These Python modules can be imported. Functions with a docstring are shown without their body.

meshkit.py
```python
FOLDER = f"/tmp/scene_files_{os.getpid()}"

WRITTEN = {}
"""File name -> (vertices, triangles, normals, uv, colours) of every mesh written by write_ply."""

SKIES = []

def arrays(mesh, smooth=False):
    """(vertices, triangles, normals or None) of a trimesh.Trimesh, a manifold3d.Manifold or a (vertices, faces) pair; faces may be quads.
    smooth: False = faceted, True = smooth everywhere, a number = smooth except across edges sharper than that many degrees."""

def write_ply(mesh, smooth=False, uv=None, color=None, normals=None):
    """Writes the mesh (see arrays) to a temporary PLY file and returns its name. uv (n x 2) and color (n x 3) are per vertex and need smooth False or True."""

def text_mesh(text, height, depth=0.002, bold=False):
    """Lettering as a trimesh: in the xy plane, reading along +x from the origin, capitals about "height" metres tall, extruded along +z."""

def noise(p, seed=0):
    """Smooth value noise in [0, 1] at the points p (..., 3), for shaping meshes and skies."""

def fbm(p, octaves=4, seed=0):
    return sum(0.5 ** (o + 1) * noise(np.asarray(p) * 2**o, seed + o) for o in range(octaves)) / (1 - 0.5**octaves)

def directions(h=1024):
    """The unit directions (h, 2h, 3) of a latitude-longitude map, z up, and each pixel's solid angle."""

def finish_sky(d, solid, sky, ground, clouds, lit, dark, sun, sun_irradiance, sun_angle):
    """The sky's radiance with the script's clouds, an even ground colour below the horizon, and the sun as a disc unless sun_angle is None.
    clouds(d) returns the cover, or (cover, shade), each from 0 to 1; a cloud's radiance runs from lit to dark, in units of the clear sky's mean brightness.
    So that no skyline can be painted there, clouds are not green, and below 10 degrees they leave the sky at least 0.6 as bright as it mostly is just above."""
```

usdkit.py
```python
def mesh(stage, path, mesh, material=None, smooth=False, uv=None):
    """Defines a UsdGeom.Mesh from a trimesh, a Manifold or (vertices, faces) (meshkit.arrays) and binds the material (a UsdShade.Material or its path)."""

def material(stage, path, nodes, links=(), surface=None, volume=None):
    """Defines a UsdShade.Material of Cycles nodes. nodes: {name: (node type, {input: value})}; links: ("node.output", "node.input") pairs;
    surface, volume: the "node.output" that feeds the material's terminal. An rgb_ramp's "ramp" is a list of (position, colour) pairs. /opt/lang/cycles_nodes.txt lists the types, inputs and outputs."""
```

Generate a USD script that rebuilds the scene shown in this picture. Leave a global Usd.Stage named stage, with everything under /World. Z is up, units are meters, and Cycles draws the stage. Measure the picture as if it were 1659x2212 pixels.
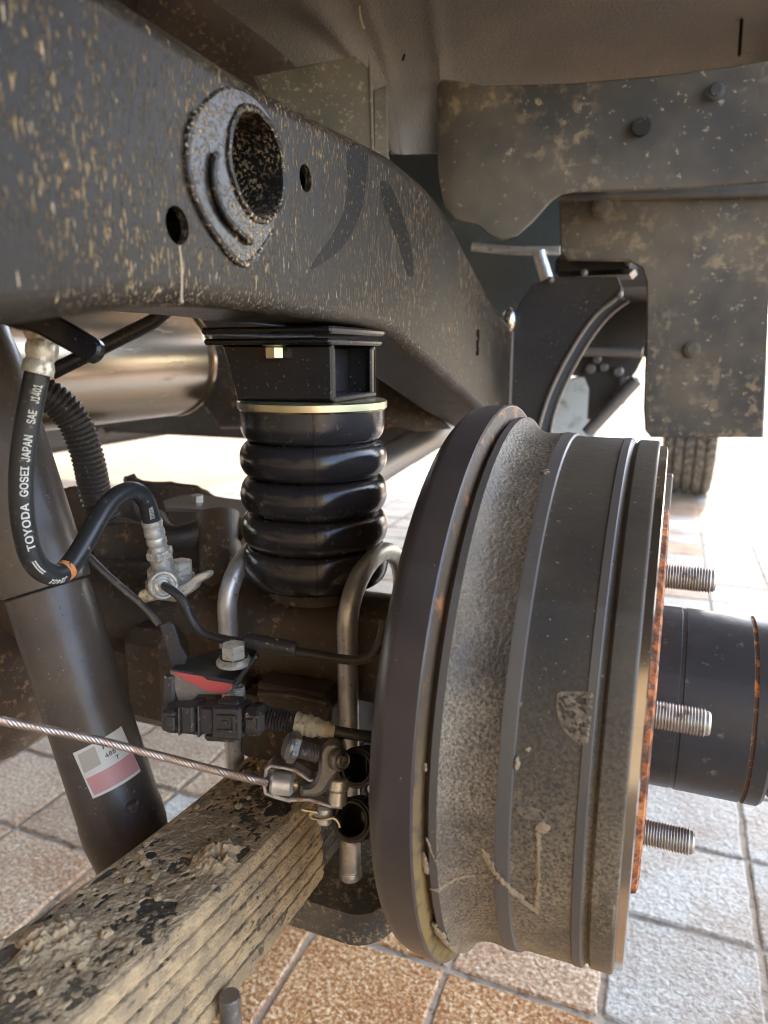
import math, random
import numpy as np, trimesh, manifold3d as m3
import shapely, shapely.geometry as sg
import usdkit, meshkit
from pxr import Usd, UsdGeom, UsdLux, UsdShade, Gf, Sdf, Vt

random.seed(5); RNG = np.random.default_rng(5)
stage = Usd.Stage.CreateInMemory()
UsdGeom.SetStageUpAxis(stage, 'Z'); UsdGeom.SetStageMetersPerUnit(stage, 1.0)
UsdGeom.Xform.Define(stage, '/World'); UsdGeom.Scope.Define(stage, '/World/Looks')
# world: x = outboard along the axle, y = along the vehicle, z = up; the camera stands .70 m over the floor
H = .70
HEAD, PITCH, FPX = math.radians(21.8), math.radians(12.6), 1533.0
ch, sh, cp, sp = math.cos(HEAD), math.sin(HEAD), math.cos(PITCH), math.sin(PITCH)
cam = UsdGeom.Camera.Define(stage, '/World/camera')
right = np.array([ch, sh, 0]); fwd = np.array([-sh*cp, ch*cp, -sp]); upv = np.cross(right, fwd)
mm = np.eye(4); mm[0, :3] = right; mm[1, :3] = upv; mm[2, :3] = -fwd; mm[3, :3] = (0, 0, H)
cam.AddTransformOp().Set(Gf.Matrix4d(mm.tolist()))
cam.CreateFocalLengthAttr(24.0); cam.CreateHorizontalApertureAttr(2*829.5/FPX*24)
cam.CreateFStopAttr(7.5); cam.CreateFocusDistanceAttr(.45)
cam.CreateExposureAttr(3.2)
# ---- light: afternoon sun from the front of the vehicle, open sky on its right, a carport roof over its rear
SUN_EL, SUN_AZ = math.radians(52), math.radians(12)          # azimuth from +y towards +x
SKY = usdkit.material(stage, '/World/Looks/sky', {
    'sky': ('sky_texture', {'sky_type': 'single_scattering', 'sun_disc': False, 'sun_elevation': SUN_EL, 'sun_rotation': SUN_AZ, 'altitude': 50., 'aerosol_density': 2.5}),
    'warm': ('mix_color', {'blend_type': 'multiply', 'fac': 1.0, 'b': (1.0, .97, .925)}),
    'bg': ('background_shader', {'strength': .15})}, [('sky.color', 'warm.a'), ('warm.result', 'bg.color')], surface='bg.background')
dome = UsdLux.DomeLight.Define(stage, '/World/sky')
UsdShade.MaterialBindingAPI.Apply(dome.GetPrim()).Bind(SKY)
dome.GetPrim().SetCustomDataByKey('kind', 'structure')
sun = UsdLux.DistantLight.Define(stage, '/World/sun')
sun.CreateIntensityAttr(.5); sun.CreateAngleAttr(.5); sun.CreateColorAttr(Gf.Vec3f(1, .95, .86)); sun.GetPrim().CreateAttribute('inputs:normalize', Sdf.ValueTypeNames.Bool).Set(True)
sd = np.array([math.cos(SUN_EL)*math.sin(SUN_AZ), math.cos(SUN_EL)*math.cos(SUN_AZ), math.sin(SUN_EL)])
sx = np.cross([0, 0, 1], sd); sx /= np.linalg.norm(sx); sy = np.cross(sd, sx)
sm = np.eye(4); sm[0, :3] = sx; sm[1, :3] = sy; sm[2, :3] = sd
sun.AddTransformOp().Set(Gf.Matrix4d(sm.tolist()))

# ---------------------------------------------------------------- helpers
def ray(px, py):
    xn, yn = (px-829.5)/FPX, -(py-1106)/FPX
    return right*xn + fwd + upv*yn
def on(px, py, s=None, u=None, z=None, t=None):
    "a point of the place, met where the line of sight reaches the plane x=s, y=u, z=z (z from the camera's height) or the distance t"
    d = ray(px, py)
    k = s/d[0] if s is not None else u/d[1] if u is not None else z/d[2] if z is not None else t
    return d*k
def path(l, t=None, **k):
    return np.array([on(p[0], p[1], t=p[2]) if len(p) > 2 else on(p[0], p[1], t=t, **k) for p in l])
used = {}
def numbered(parent, name):
    k = (parent, name); n = used.get(k, 0); used[k] = n+1
    return name if n == 0 else f'{name}_{n:03d}'
LOC = {}
def thing(name, label, cat, loc=(0, 0, 0), group=None, kind=None):
    p = '/World/' + numbered('/World', name)
    x = UsdGeom.Xform.Define(stage, p); loc = np.asarray(loc, float); x.AddTranslateOp().Set(Gf.Vec3d(loc[0], loc[1], loc[2]+H))
    LOC[p] = loc + [0, 0, H]; o = x.GetPrim()
    tag(o, label, cat, group, kind); return o
def tag(o, label=None, cat=None, group=None, kind=None):
    for k, v in (('label', label), ('category', cat), ('group', group), ('kind', kind)):
        if v: o.SetCustomDataByKey(k, v)
    return o
def tm(mesh):
    if isinstance(mesh, trimesh.Trimesh): return mesh
    if hasattr(mesh, 'to_mesh'):
        m = mesh.to_mesh(); return trimesh.Trimesh(m.vert_properties[:, :3], m.tri_verts, process=False)
    v, f = np.asarray(mesh[0], float), np.asarray(mesh[1])
    if f.shape[1] == 4: f = np.vstack([f[:, [0, 1, 2]], f[:, [0, 2, 3]]])
    return trimesh.Trimesh(v, f, process=False)
def cat(*ms): return trimesh.util.concatenate([tm(m) for m in ms])
def shaded(v, f, deg):
    "vertex normals, smooth except across edges sharper than deg"
    _, w = np.unique(np.round(v*2e5).astype(np.int64), axis=0, return_inverse=True); w = w.ravel()
    fn = np.cross(v[f[:, 1]]-v[f[:, 0]], v[f[:, 2]]-v[f[:, 0]]); ar = np.linalg.norm(fn, axis=1); ok = ar > 1e-16
    f, fn, ar = f[ok], fn[ok], ar[ok]; un = fn/ar[:, None]
    cv, cf = w[f].ravel(), np.repeat(np.arange(len(f)), 3); o = np.argsort(cv, kind='stable'); cvo, cfo = cv[o], cf[o]
    start = np.searchsorted(cvo, np.arange(w.max()+2)); cnt = np.diff(start); k = cnt[cv]; first = np.repeat(np.cumsum(k)-k, k)
    ci = np.repeat(np.arange(len(cv)), k); fj = cfo[np.repeat(start[cv], k)+np.arange(k.sum())-first]
    good = (un[cf[ci]]*un[fj]).sum(1) > math.cos(math.radians(deg))-1e-9 if deg < 180 else np.ones(len(ci), bool)
    N = np.stack([np.bincount(ci[good], fn[fj[good], q], len(cv)) for q in range(3)], 1); N /= np.linalg.norm(N, axis=1, keepdims=True)+1e-20
    _, first, inv = np.unique(np.c_[cv, np.round(N*200).astype(np.int64)], axis=0, return_index=True, return_inverse=True)
    return v[f.ravel()[first]], inv.reshape(-1, 3), N[first]
def obj(name, mesh, mat, parent=None, smooth=35, label=None):
    pp = str(parent.GetPath()) if parent is not None else '/World'
    m = tm(mesh).copy(); m.vertices = np.array(m.vertices) + [0, 0, H]
    top = '/'.join(pp.split('/')[:3])
    if top in LOC: m.vertices = np.array(m.vertices) - LOC[top]
    v, f = np.array(m.vertices), np.array(m.faces); nr = None
    if smooth is True: smooth = 180
    if smooth: v, f, nr = shaded(v, f, smooth)
    g = usdkit.mesh(stage, pp + '/' + numbered(pp, name), (v, f), mat); o = g.GetPrim()
    if nr is not None: g.CreateNormalsAttr(Vt.Vec3fArray.FromNumpy(nr.astype(np.float32))); g.SetNormalsInterpolation('vertex')
    if label: o.SetCustomDataByKey('label', label)
    return o
def frames(p):
    p = np.asarray(p, float); t = np.gradient(p, axis=0); t /= np.linalg.norm(t, axis=1, keepdims=True)+1e-12
    n = np.cross(t[0], [0, 0, 1.] if abs(t[0][2]) < .9 else [1., 0, 0]); n /= np.linalg.norm(n); N = [n]
    for i in range(1, len(p)):
        n = n - t[i]*(n@t[i]); n /= np.linalg.norm(n); N.append(n)
    N = np.array(N); return t, N, np.cross(t, N)
def spline(p, n=60):
    from scipy.interpolate import CubicSpline
    p = np.asarray(p, float); d = np.r_[0, np.cumsum(np.linalg.norm(np.diff(p, axis=0), axis=1))]
    q = CubicSpline(d, p)(np.linspace(0, d[-1], 400)); d = np.r_[0, np.cumsum(np.linalg.norm(np.diff(q, axis=0), axis=1))]
    return np.stack([np.interp(np.linspace(0, d[-1], n), d, q[:, k]) for k in range(3)], 1)
def tube(p, r, n=16, caps=True, wob=None):
    p = np.asarray(p, float); t, a, b = frames(p); r = np.broadcast_to(r, len(p)); ang = np.arange(n)*2*np.pi/n
    rr = r[:, None]*np.ones(n) if wob is None else r[:, None]*wob(np.arange(len(p))[:, None], ang[None])
    v = (p[:, None] + rr[..., None]*(np.cos(ang)[None, :, None]*a[:, None] + np.sin(ang)[None, :, None]*b[:, None])).reshape(-1, 3)
    i, j = np.meshgrid(np.arange(len(p)-1), np.arange(n), indexing='ij')
    f = np.stack([i*n+j, i*n+(j+1) % n, (i+1)*n+(j+1) % n, (i+1)*n+j], -1).reshape(-1, 4)
    f = np.vstack([f[:, [0, 1, 2]], f[:, [0, 2, 3]]])
    if caps:
        k = len(v); v = np.vstack([v, p[0], p[-1]]); e = np.arange(n); L = (len(p)-1)*n
        f = np.vstack([f, np.stack([np.full(n, k), (e+1) % n, e], 1), np.stack([np.full(n, k+1), L+e, L+(e+1) % n], 1)])
    return trimesh.Trimesh(v, f, process=False)
def lathe(prof, origin, axis, n=96, wob=None, a0=None, a1=None):
    "prof: (radius, distance along the axis)"
    axis = np.asarray(axis, float)/np.linalg.norm(axis); x = np.cross(axis, [0, 0, 1.] if abs(axis[2]) < .9 else [0, 1., 0]); x /= np.linalg.norm(x); y = np.cross(axis, x)
    prof = np.asarray(prof, float); full = a0 is None
    ang = np.arange(n)*2*np.pi/n if full else np.linspace(a0, a1, n)
    r = prof[:, 0][:, None]*np.ones(n); h = prof[:, 1][:, None]*np.ones(n)
    if wob is not None: r = r + wob(prof[:, 1][:, None], ang[None])
    v = (np.asarray(origin) + r[..., None]*(np.cos(ang)[None, :, None]*x + np.sin(ang)[None, :, None]*y) + h[..., None]*axis).reshape(-1, 3)
    i, j = np.meshgrid(np.arange(len(prof)-1), np.arange(n if full else n-1), indexing='ij')
    f = np.stack([i*n+j, i*n+(j+1) % n, (i+1)*n+(j+1) % n, (i+1)*n+j], -1).reshape(-1, 4)
    return tm((v, f))
def cyl(a, b, r, n=24, bev=.12):
    a, b = np.asarray(a, float), np.asarray(b, float); L = np.linalg.norm(b-a); c = r*bev
    return lathe([(1e-5, 0), (r-c, 0), (r, c), (r, L-c), (r-c, L), (1e-5, L)], a, b-a, n)
def hexa(a, b, r): return cyl(a, b, r, 6, .1)
def rbox(c, size, bev=.002, ax=None):
    h = np.asarray(size, float)/2; b = min(bev, h.min()*.9); pts = []
    for s in np.ndindex(2, 2, 2):
        s = np.array(s)*2-1
        for k in range(3):
            q = h-b; q = q.copy(); q[k] = h[k]; pts.append(s*q)
    pts = np.array(pts) @ (np.eye(3) if ax is None else np.asarray(ax)) + np.asarray(c)
    return trimesh.convex.convex_hull(pts)
def seg(a, b, w, d, upd=(0, 0, 1), bev=.001):
    "a bar from a to b, w wide, d deep"
    a, b = np.asarray(a, float), np.asarray(b, float); x = b-a; L = np.linalg.norm(x); x /= L
    y = np.cross(upd, x); y /= np.linalg.norm(y); z = np.cross(x, y)
    return rbox((a+b)/2, (L, w, d), bev, [x, y, z])
def prism(pts, depth, fine=None, bev=0, fn=None):
    "pts: points of the place on one plane; the plate goes 'depth' (a vector) back from there, its front edge bevelled"
    pts = np.asarray(pts, float); depth = np.asarray(depth, float); c = pts.mean(0)
    n = depth/np.linalg.norm(depth); L = np.linalg.norm(depth)
    x = np.cross(n, [0, 0, 1.] if abs(n[2]) < .9 else [0, 1., 0]); x /= np.linalg.norm(x); y = np.cross(n, x)
    poly = sg.Polygon(np.stack([(pts-c)@x, (pts-c)@y], 1)).buffer(0)
    parts = []
    lay = [(0, 0)] if not bev else [(0, -bev), (bev*.4, -bev*.35), (bev, 0)]
    def put(p2, d): return c + p2[:, :1]*x + p2[:, 1:2]*y + np.reshape(d, (-1, 1))*n
    ps = getattr(poly, 'geoms', [poly])
    for p in ps:
        m = trimesh.creation.extrude_polygon(p, L-bev, engine='earcut'); v = np.array(m.vertices)
        parts.append(trimesh.Trimesh(put(v[:, :2], v[:, 2]+bev), m.faces, process=False))
        if bev:
            o = np.array(p.exterior.coords)[:-1]; q = p.buffer(-bev, join_style=2)
            q = max(getattr(q, 'geoms', [q]), key=lambda g: g.area)
            mm_ = trimesh.creation.extrude_polygon(q, 1e-4, engine='earcut'); v = np.array(mm_.vertices)
            parts.append(trimesh.Trimesh(put(v[:, :2], v[:, 2]), mm_.faces, process=False))
            qi = q.exterior
            ring = [np.array(qi.interpolate(qi.project(sg.Point(a))).coords[0]) for a in o]
            ring = np.array(ring); k = len(o)
            v = np.vstack([put(ring, 0), put(o, bev)]); e = np.arange(k)
            f = np.vstack([np.stack([e, (e+1) % k, k+(e+1) % k], 1), np.stack([e, k+(e+1) % k, k+e], 1)])
            parts.append(trimesh.Trimesh(v, f, process=False))
    m = cat(*parts)
    if fine:
        v, f = trimesh.remesh.subdivide_to_size(m.vertices, m.faces, fine, max_iter=20); m = trimesh.Trimesh(v, f, process=True)
    if fn is not None:
        m.vertices = fn(np.array(m.vertices))
    m.fix_normals()
    return m
def patch(grid, nu=60, nv=40, thick=.003, fn=None):
    "a smooth sheet through rows of points, with a thickness"
    from scipy.interpolate import RectBivariateSpline
    g = np.asarray(grid, float); R, C = g.shape[:2]
    uu, vv = np.linspace(0, R-1, nv), np.linspace(0, C-1, nu)
    P = np.stack([RectBivariateSpline(np.arange(R), np.arange(C), g[..., k], kx=min(3, R-1), ky=min(3, C-1))(uu, vv) for k in range(3)], -1)
    if fn is not None: P = fn(P)
    nrm = np.cross(np.gradient(P, axis=0), np.gradient(P, axis=1)); nrm /= np.linalg.norm(nrm, axis=-1, keepdims=True)+1e-12
    if (nrm*P).sum() < 0: nrm = -nrm
    B = P + nrm*thick; v = np.vstack([P.reshape(-1, 3), B.reshape(-1, 3)]); n = nu*nv
    i, j = np.meshgrid(np.arange(nv-1), np.arange(nu-1), indexing='ij')
    q = np.stack([i*nu+j, i*nu+j+1, (i+1)*nu+j+1, (i+1)*nu+j], -1).reshape(-1, 4)
    rim = np.r_[np.arange(nu), np.arange(1, nv)*nu+nu-1, (nv-1)*nu+np.arange(nu-2, -1, -1), np.arange(nv-2, 0, -1)*nu]
    r2 = np.roll(rim, -1)
    m = tm((v, np.vstack([q, q[:, ::-1]+n, np.stack([rim, rim+n, r2+n, r2], 1)]))); m.fix_normals(); return m
def catmull(pts, k=8):
    "a smoother closed outline through points"
    p = np.asarray(pts, float); out = []
    for i in range(len(p)):
        a, b, c, d = p[i-1], p[i], p[(i+1) % len(p)], p[(i+2) % len(p)]
        for s in np.arange(k)/k: out.append(.5*((2*b)+(-a+c)*s+(2*a-5*b+4*c-d)*s*s+(-a+3*b-3*c+d)*s**3))
    return np.array(out)

# ---------------------------------------------------------------- materials
def mat(name, base, rough=.5, metal=0., dirt=None, scale=250., cover=(.5, .62), stretch=(1, 1, 1), big=None, bump=0., grain=None, coat=0., drough=.9, spec=.5,
        base2=None, b2=(20., .4, .6), detail=5., dirt2=None, d2=(30., .6, .7), up=None, film=0., low=None):
    """dirt colour over the base where fine noise (scale, cover) and coarse noise (big) both say so; grain: (scale, height); up: dust on upward faces; film: an even dust film"""
    N, L = {}, []
    N['geo'] = ('geometry', {}); N['p'] = ('principled_bsdf', {'metallic': metal, 'roughness': rough, 'specular_ior_level': spec, 'coat_weight': coat, 'coat_roughness': .15})
    N['map'] = ('mapping', {'mapping_type': 'point', 'scale': stretch}); L.append(('geo.position', 'map.vector'))
    col, hgt = None, None
    N['c0'] = ('color', {'value': base}); col = 'c0.color'
    def noise(key, sc, lo, hi, det=detail, vec='map.vector', rg=.6):
        N[key] = ('noise_texture', {'scale': sc, 'detail': det, 'roughness': rg}); L.append((vec, key+'.vector'))
        N[key+'r'] = ('map_range', {'range_type': 'smoothstep', 'from_min': lo, 'from_max': hi, 'to_min': 0., 'to_max': 1., 'clamp': True}); L.append((key+'.fac', key+'r.value'))
        return key+'r.result'
    def mixc(key, fac, b):
        nonlocal col
        N[key] = ('mix_color', {'b': b}); L.append((col, key+'.a')); L.append((fac, key+'.fac')); col = key+'.result'
    def mul(key, a, b, kind='multiply'):
        N[key] = ('math', {'math_type': kind, 'use_clamp': kind == 'add'}); L.append((a, key+'.value1'))
        if isinstance(b, str): L.append((b, key+'.value2'))
        else: N[key][1]['value2'] = b
        return key+'.value'
    if base2: mixc('mb2', noise('nb2', *b2, vec='geo.position'), base2)
    if film:
        f = noise('nf', 9., .3, .75, vec='geo.position'); f = mul('nfm', f, film); mixc('mfilm', f, dirt)
    if dirt:
        f = noise('nd', scale, *cover)
        if big: f = mul('ndb', f, noise('nbig', *big, vec='geo.position'))
        if low:
            N['lsep'] = ('separate_xyz', {}); L.append(('geo.position', 'lsep.vector'))
            N['lr'] = ('map_range', {'range_type': 'smoothstep', 'from_min': low[0], 'from_max': low[1], 'to_min': low[2], 'to_max': low[3], 'clamp': True}); L.append(('lsep.z', 'lr.value'))
            f = mul('flow', f, 'lr.result')
        if up:
            N['sep'] = ('separate_xyz', {}); L.append(('geo.normal', 'sep.vector'))
            N['upr'] = ('map_range', {'range_type': 'smoothstep', 'from_min': up[0], 'from_max': up[1], 'to_min': 0., 'to_max': up[2], 'clamp': True}); L.append(('sep.z', 'upr.value'))
            N['upn'] = ('noise_texture', {'scale': 60., 'detail': 6.}); L.append(('geo.position', 'upn.vector'))
            f = mul('fup', f, mul('upm', 'upr.result', 'upn.fac'), 'add')
        mixc('md', f, dirt)
        N['mr'] = ('mix_float', {'a': rough, 'b': drough}); L += [(f, 'mr.fac'), ('mr.result', 'p.roughness')]
        if metal:
            N['mmt'] = ('mix_float', {'a': metal, 'b': 0.}); L += [(f, 'mmt.fac'), ('mmt.result', 'p.metallic')]
        hgt = f
    if dirt2: mixc('md2', noise('n2', *d2), dirt2)
    L.append((col, 'p.base_color'))
    if grain:
        N['ng'] = ('noise_texture', {'scale': grain[0], 'detail': 3.}); L.append(('geo.position', 'ng.vector'))
        g = mul('gm', 'ng.fac', grain[1])
        hgt = g if not (hgt and bump) else mul('ha', mul('hd', hgt, bump), g, 'add')
        if not hgt: hgt = g
        if '.' in hgt and hgt == 'ha.value': N['ha'][1]['use_clamp'] = False
    elif hgt and bump: hgt = mul('hd', hgt, bump)
    else: hgt = None
    if hgt:
        N['b'] = ('bump', {'strength': 1., 'distance': 1.}); L += [(hgt, 'b.height'), ('b.normal', 'p.normal')]
    return usdkit.material(stage, '/World/Looks/'+name, N, L, surface='p.BSDF')
MUD, DUST = (.40, .29, .165), (.30, .235, .16)
K = {}
K['rail'] = mat('rail_paint', (.013, .0098, .0075), .40, dirt=(.30, .215, .12), scale=900., cover=(.53, .625), stretch=(1, 1, .22), big=(10., .34, .64), bump=.0006, grain=(900., .00016), film=.035, spec=.14, dirt2=(.42, .31, .18), d2=(430., .655, .69))
K['rail_dark'] = mat('rail_weld_paint', (.010, .0085, .0075), .30, dirt=MUD, scale=520., cover=(.51, .60), big=(30., .36, .56), bump=.0008, coat=.05, spec=.25)
K['railpatch'] = mat('clean_wet_paint', (.008, .0062, .005), .46, dirt=(.31, .22, .12), scale=760., cover=(.60, .68), stretch=(1, 1, .34), bump=.0004, spec=.10)  # darker, sparsely speckled tone for two patches on the rail
K['gloss'] = mat('black_gloss_paint', (.011, .010, .011), .2, dirt=MUD, scale=500., cover=(.66, .72), bump=.0003, coat=.0, spec=.35)
K['black'] = mat('black_paint', (.022, .022, .024), .42, dirt=DUST, scale=300., cover=(.6, .7), big=(25., .4, .65), bump=.0003, film=.12)
K['rubber'] = mat('black_rubber', (.014, .012, .012), .15, dirt=(.12, .10, .085), scale=200., cover=(.55, .8), big=(30., .45, .7), grain=(700., .00012), film=.10)
K['hose'] = mat('hose_rubber', (.020, .019, .018), .38, dirt=DUST, scale=200., cover=(.58, .72), big=(30., .45, .65))
K['zinc'] = mat('zinc_steel', (.80, .78, .74), .40, .85, dirt=(.25, .19, .12), scale=160., cover=(.6, .72), grain=(500., .00012), base2=(.62, .61, .59), b2=(60., .4, .65), drough=.8)
K['alu'] = mat('dull_alloy', (.60, .57, .50), .42, .75, dirt=(.34, .27, .18), scale=220., cover=(.5, .68), grain=(400., .0003))
K['goldzinc'] = mat('yellow_zinc', (.60, .56, .38), .3, 1., dirt=(.25, .19, .12), scale=160., cover=(.6, .75))
K['stud'] = mat('stud_steel', (.50, .48, .44), .38, .85, dirt=(.16, .12, .09), scale=120., cover=(.56, .7))
K['steel'] = mat('dark_steel', (.20, .19, .18), .42, .8, dirt=(.30, .22, .14), scale=260., cover=(.55, .68), grain=(700., .0003))
K['clevis'] = mat('clevis_steel', (.50, .48, .47), .36, .9, dirt=(.38, .22, .13), scale=120., cover=(.5, .62), grain=(500., .0002))
K['axle'] = mat('axle_paint', (.030, .024, .022), .5, dirt=(.26, .17, .09), scale=160., cover=(.54, .66), big=(20., .42, .62), bump=.0006, film=.35, grain=(300., .0003))
K['shock'] = mat('shock_paint', (.052, .040, .036), .34, dirt=DUST, scale=350., cover=(.64, .72), bump=.0002, film=.34, grain=(250., .00012))
K['drum'] = mat('drum_iron', (.028, .027, .026), .40, .0, dirt=(.50, .39, .25), scale=620., cover=(.26, .70), big=(12., .30, .68), bump=.0002, grain=(260., .00022), film=.13, dirt2=(.34, .27, .17), d2=(380., .66, .72), low=(.58, .36, .04, 1.0))
K['cast'] = mat('drum_cast_iron', (.040, .034, .029), .5, dirt=(.52, .41, .27), scale=700., cover=(.28, .74), big=(13., .26, .66), bump=.0003, grain=(420., .0015), film=.20, low=(.66, .34, .35, 1.3))
K['band'] = mat('drum_machined', (.105, .094, .084), .45, .1, dirt=(.36, .285, .18), scale=240., cover=(.62, .74), big=(14., .45, .65))
K['backing'] = mat('backing_paint', (.046, .036, .035), .28, dirt=(.5, .44, .34), scale=330., cover=(.71, .76), bump=.0002, film=.06)
K['ochre'] = mat('ochre_paint', (.42, .30, .07), .6, dirt=(.20, .15, .09), scale=130., cover=(.45, .6), grain=(400., .0004), dirt2=(.50, .38, .18), d2=(60., .6, .7))
K['rust'] = mat('rust', (.40, .135, .045), .85, dirt=(.11, .05, .03), scale=170., cover=(.42, .60), grain=(500., .0008), dirt2=(.52, .21, .07), d2=(80., .54, .64))
K['lip'] = mat('lip_stained', (.075, .052, .034), .65, dirt=(.27, .185, .065), scale=150., cover=(.30, .52), stretch=(1, .6, .6), grain=(400., .0005), low=(.56, .40, .05, .95), dirt2=(.30, .13, .05), d2=(70., .56, .66))
K['lipdark'] = mat('lip_brown', (.085, .060, .036), .6, dirt=(.30, .20, .09), scale=140., cover=(.5, .66), grain=(400., .0004))
K['ruststain'] = mat('lip_rust', (.30, .12, .04), .8, dirt=(.10, .06, .035), scale=110., cover=(.5, .62), stretch=(1, 1, .5), grain=(500., .0004))
K['rustline'] = mat('rust_streak', (.09, .055, .04), .7, dirt=(.50, .22, .07), scale=120., cover=(.5, .62))
K['chrome'] = mat('ground_steel', (.75, .73, .70), .18, 1., dirt=(.2, .16, .12), scale=400., cover=(.66, .72))
K['hub'] = mat('hub_blackened', (.050, .053, .060), .34, .4, dirt=(.20, .16, .12), scale=130., cover=(.62, .78), grain=(150., .0002), film=.05)
K['mud'] = mat('dried_mud', (.60, .44, .26), .95, base2=(.42, .315, .19), b2=(60., .4, .62), dirt=(.13, .105, .078), scale=110., cover=(.605, .675), big=(22., .48, .60), grain=(600., .0016), dirt2=(.54, .43, .29), d2=(210., .61, .69), drough=.8)
K['mudside'] = mat('dried_mud_streaks', (.56, .41, .235), .95, base2=(.38, .285, .175), b2=(45., .4, .6), dirt=(.10, .082, .062), scale=330., cover=(.53, .61), stretch=(1, .42, 1), big=(24., .42, .62), grain=(620., .0012), dirt2=(.55, .43, .27), d2=(300., .62, .68), drough=.75)
K['leaf'] = mat('leaf_steel', (.030, .029, .028), .5, dirt=(.36, .27, .16), scale=240., cover=(.50, .64), big=(30., .36, .6), bump=.0012, grain=(380., .0006), film=.4)
K['faint'] = mat('faint_mud_film', (.15, .125, .092), .9, grain=(700., .0005), base2=(.24, .195, .13), b2=(260., .45, .6))
K['splat'] = mat('mud_splash', (.33, .265, .18), .95, grain=(700., .0006), base2=(.36, .28, .18), b2=(120., .4, .6))
K['liner'] = mat('liner_plastic', (.056, .054, .050), .66, dirt=(.30, .235, .15), scale=75., cover=(.50, .66), big=(7., .46, .62), bump=.0001, detail=3., grain=(600., .0002), film=.46, dirt2=(.33, .27, .19), d2=(130., .63, .72))
K['bed'] = mat('bed_sealant', (.125, .120, .114), .6, dirt=(.30, .24, .16), scale=330., cover=(.56, .68), big=(9., .42, .7), grain=(420., .0016), film=.18)
K['olive'] = mat('dusty_olive_paint', (.080, .074, .050), .6, dirt=DUST, scale=220., cover=(.55, .7), grain=(400., .0003), film=.4)
K['teal'] = mat('body_paint', (.075, .095, .095), .4, dirt=DUST, scale=60., cover=(.6, .75), film=.15)
K['pale'] = mat('pale_paint', (.55, .57, .54), .55, dirt=(.3, .28, .24), scale=30., cover=(.5, .7))
K['muffler'] = mat('muffler_steel', (.50, .43, .34), .24, 1., dirt=(.2, .15, .1), scale=40., cover=(.62, .8), stretch=(1, .15, 1), grain=(300., .0001))
K['plastic'] = mat('connector_plastic', (.030, .026, .027), .4, dirt=(.34, .26, .17), scale=300., cover=(.6, .68), bump=.0003, film=.10)
K['tape'] = mat('cloth_tape', (.42, .37, .25), .7, dirt=(.18, .14, .09), scale=150., cover=(.55, .65), grain=(300., .0006))
K['cable'] = mat('cable_steel', (.52, .43, .37), .35, 1.)
K['red'] = mat('red_marking', (.50, .075, .075), .3, dirt=(.35, .26, .26), scale=45., cover=(.62, .66), drough=.3)  # red tint painting in a pinkish reflection on the glossy bracket
K['white'] = mat('white_print', (.48, .44, .37), .6)
K['orange'] = mat('orange_band', (.62, .22, .06), .6, dirt=(.1, .06, .03), scale=420., cover=(.55, .65))
K['labelwhite'] = mat('label_white', (.72, .70, .65), .45, dirt=(.45, .38, .28), scale=120., cover=(.62, .75))
K['labelpink'] = mat('label_pink', (.62, .30, .30), .45, dirt=(.45, .34, .28), scale=120., cover=(.62, .75))
K['ink'] = mat('label_ink', (.04, .04, .05), .5)
K['tyre'] = mat('tyre_rubber', (.060, .054, .046), .8, dirt=(.20, .165, .12), scale=60., cover=(.4, .7))
K['grout'] = mat('grout', (.44, .385, .31), .85, dirt=(.16, .13, .10), scale=60., cover=(.5, .7), grain=(200., .0015), base2=(.33, .28, .22), b2=(9., .4, .6))
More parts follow.
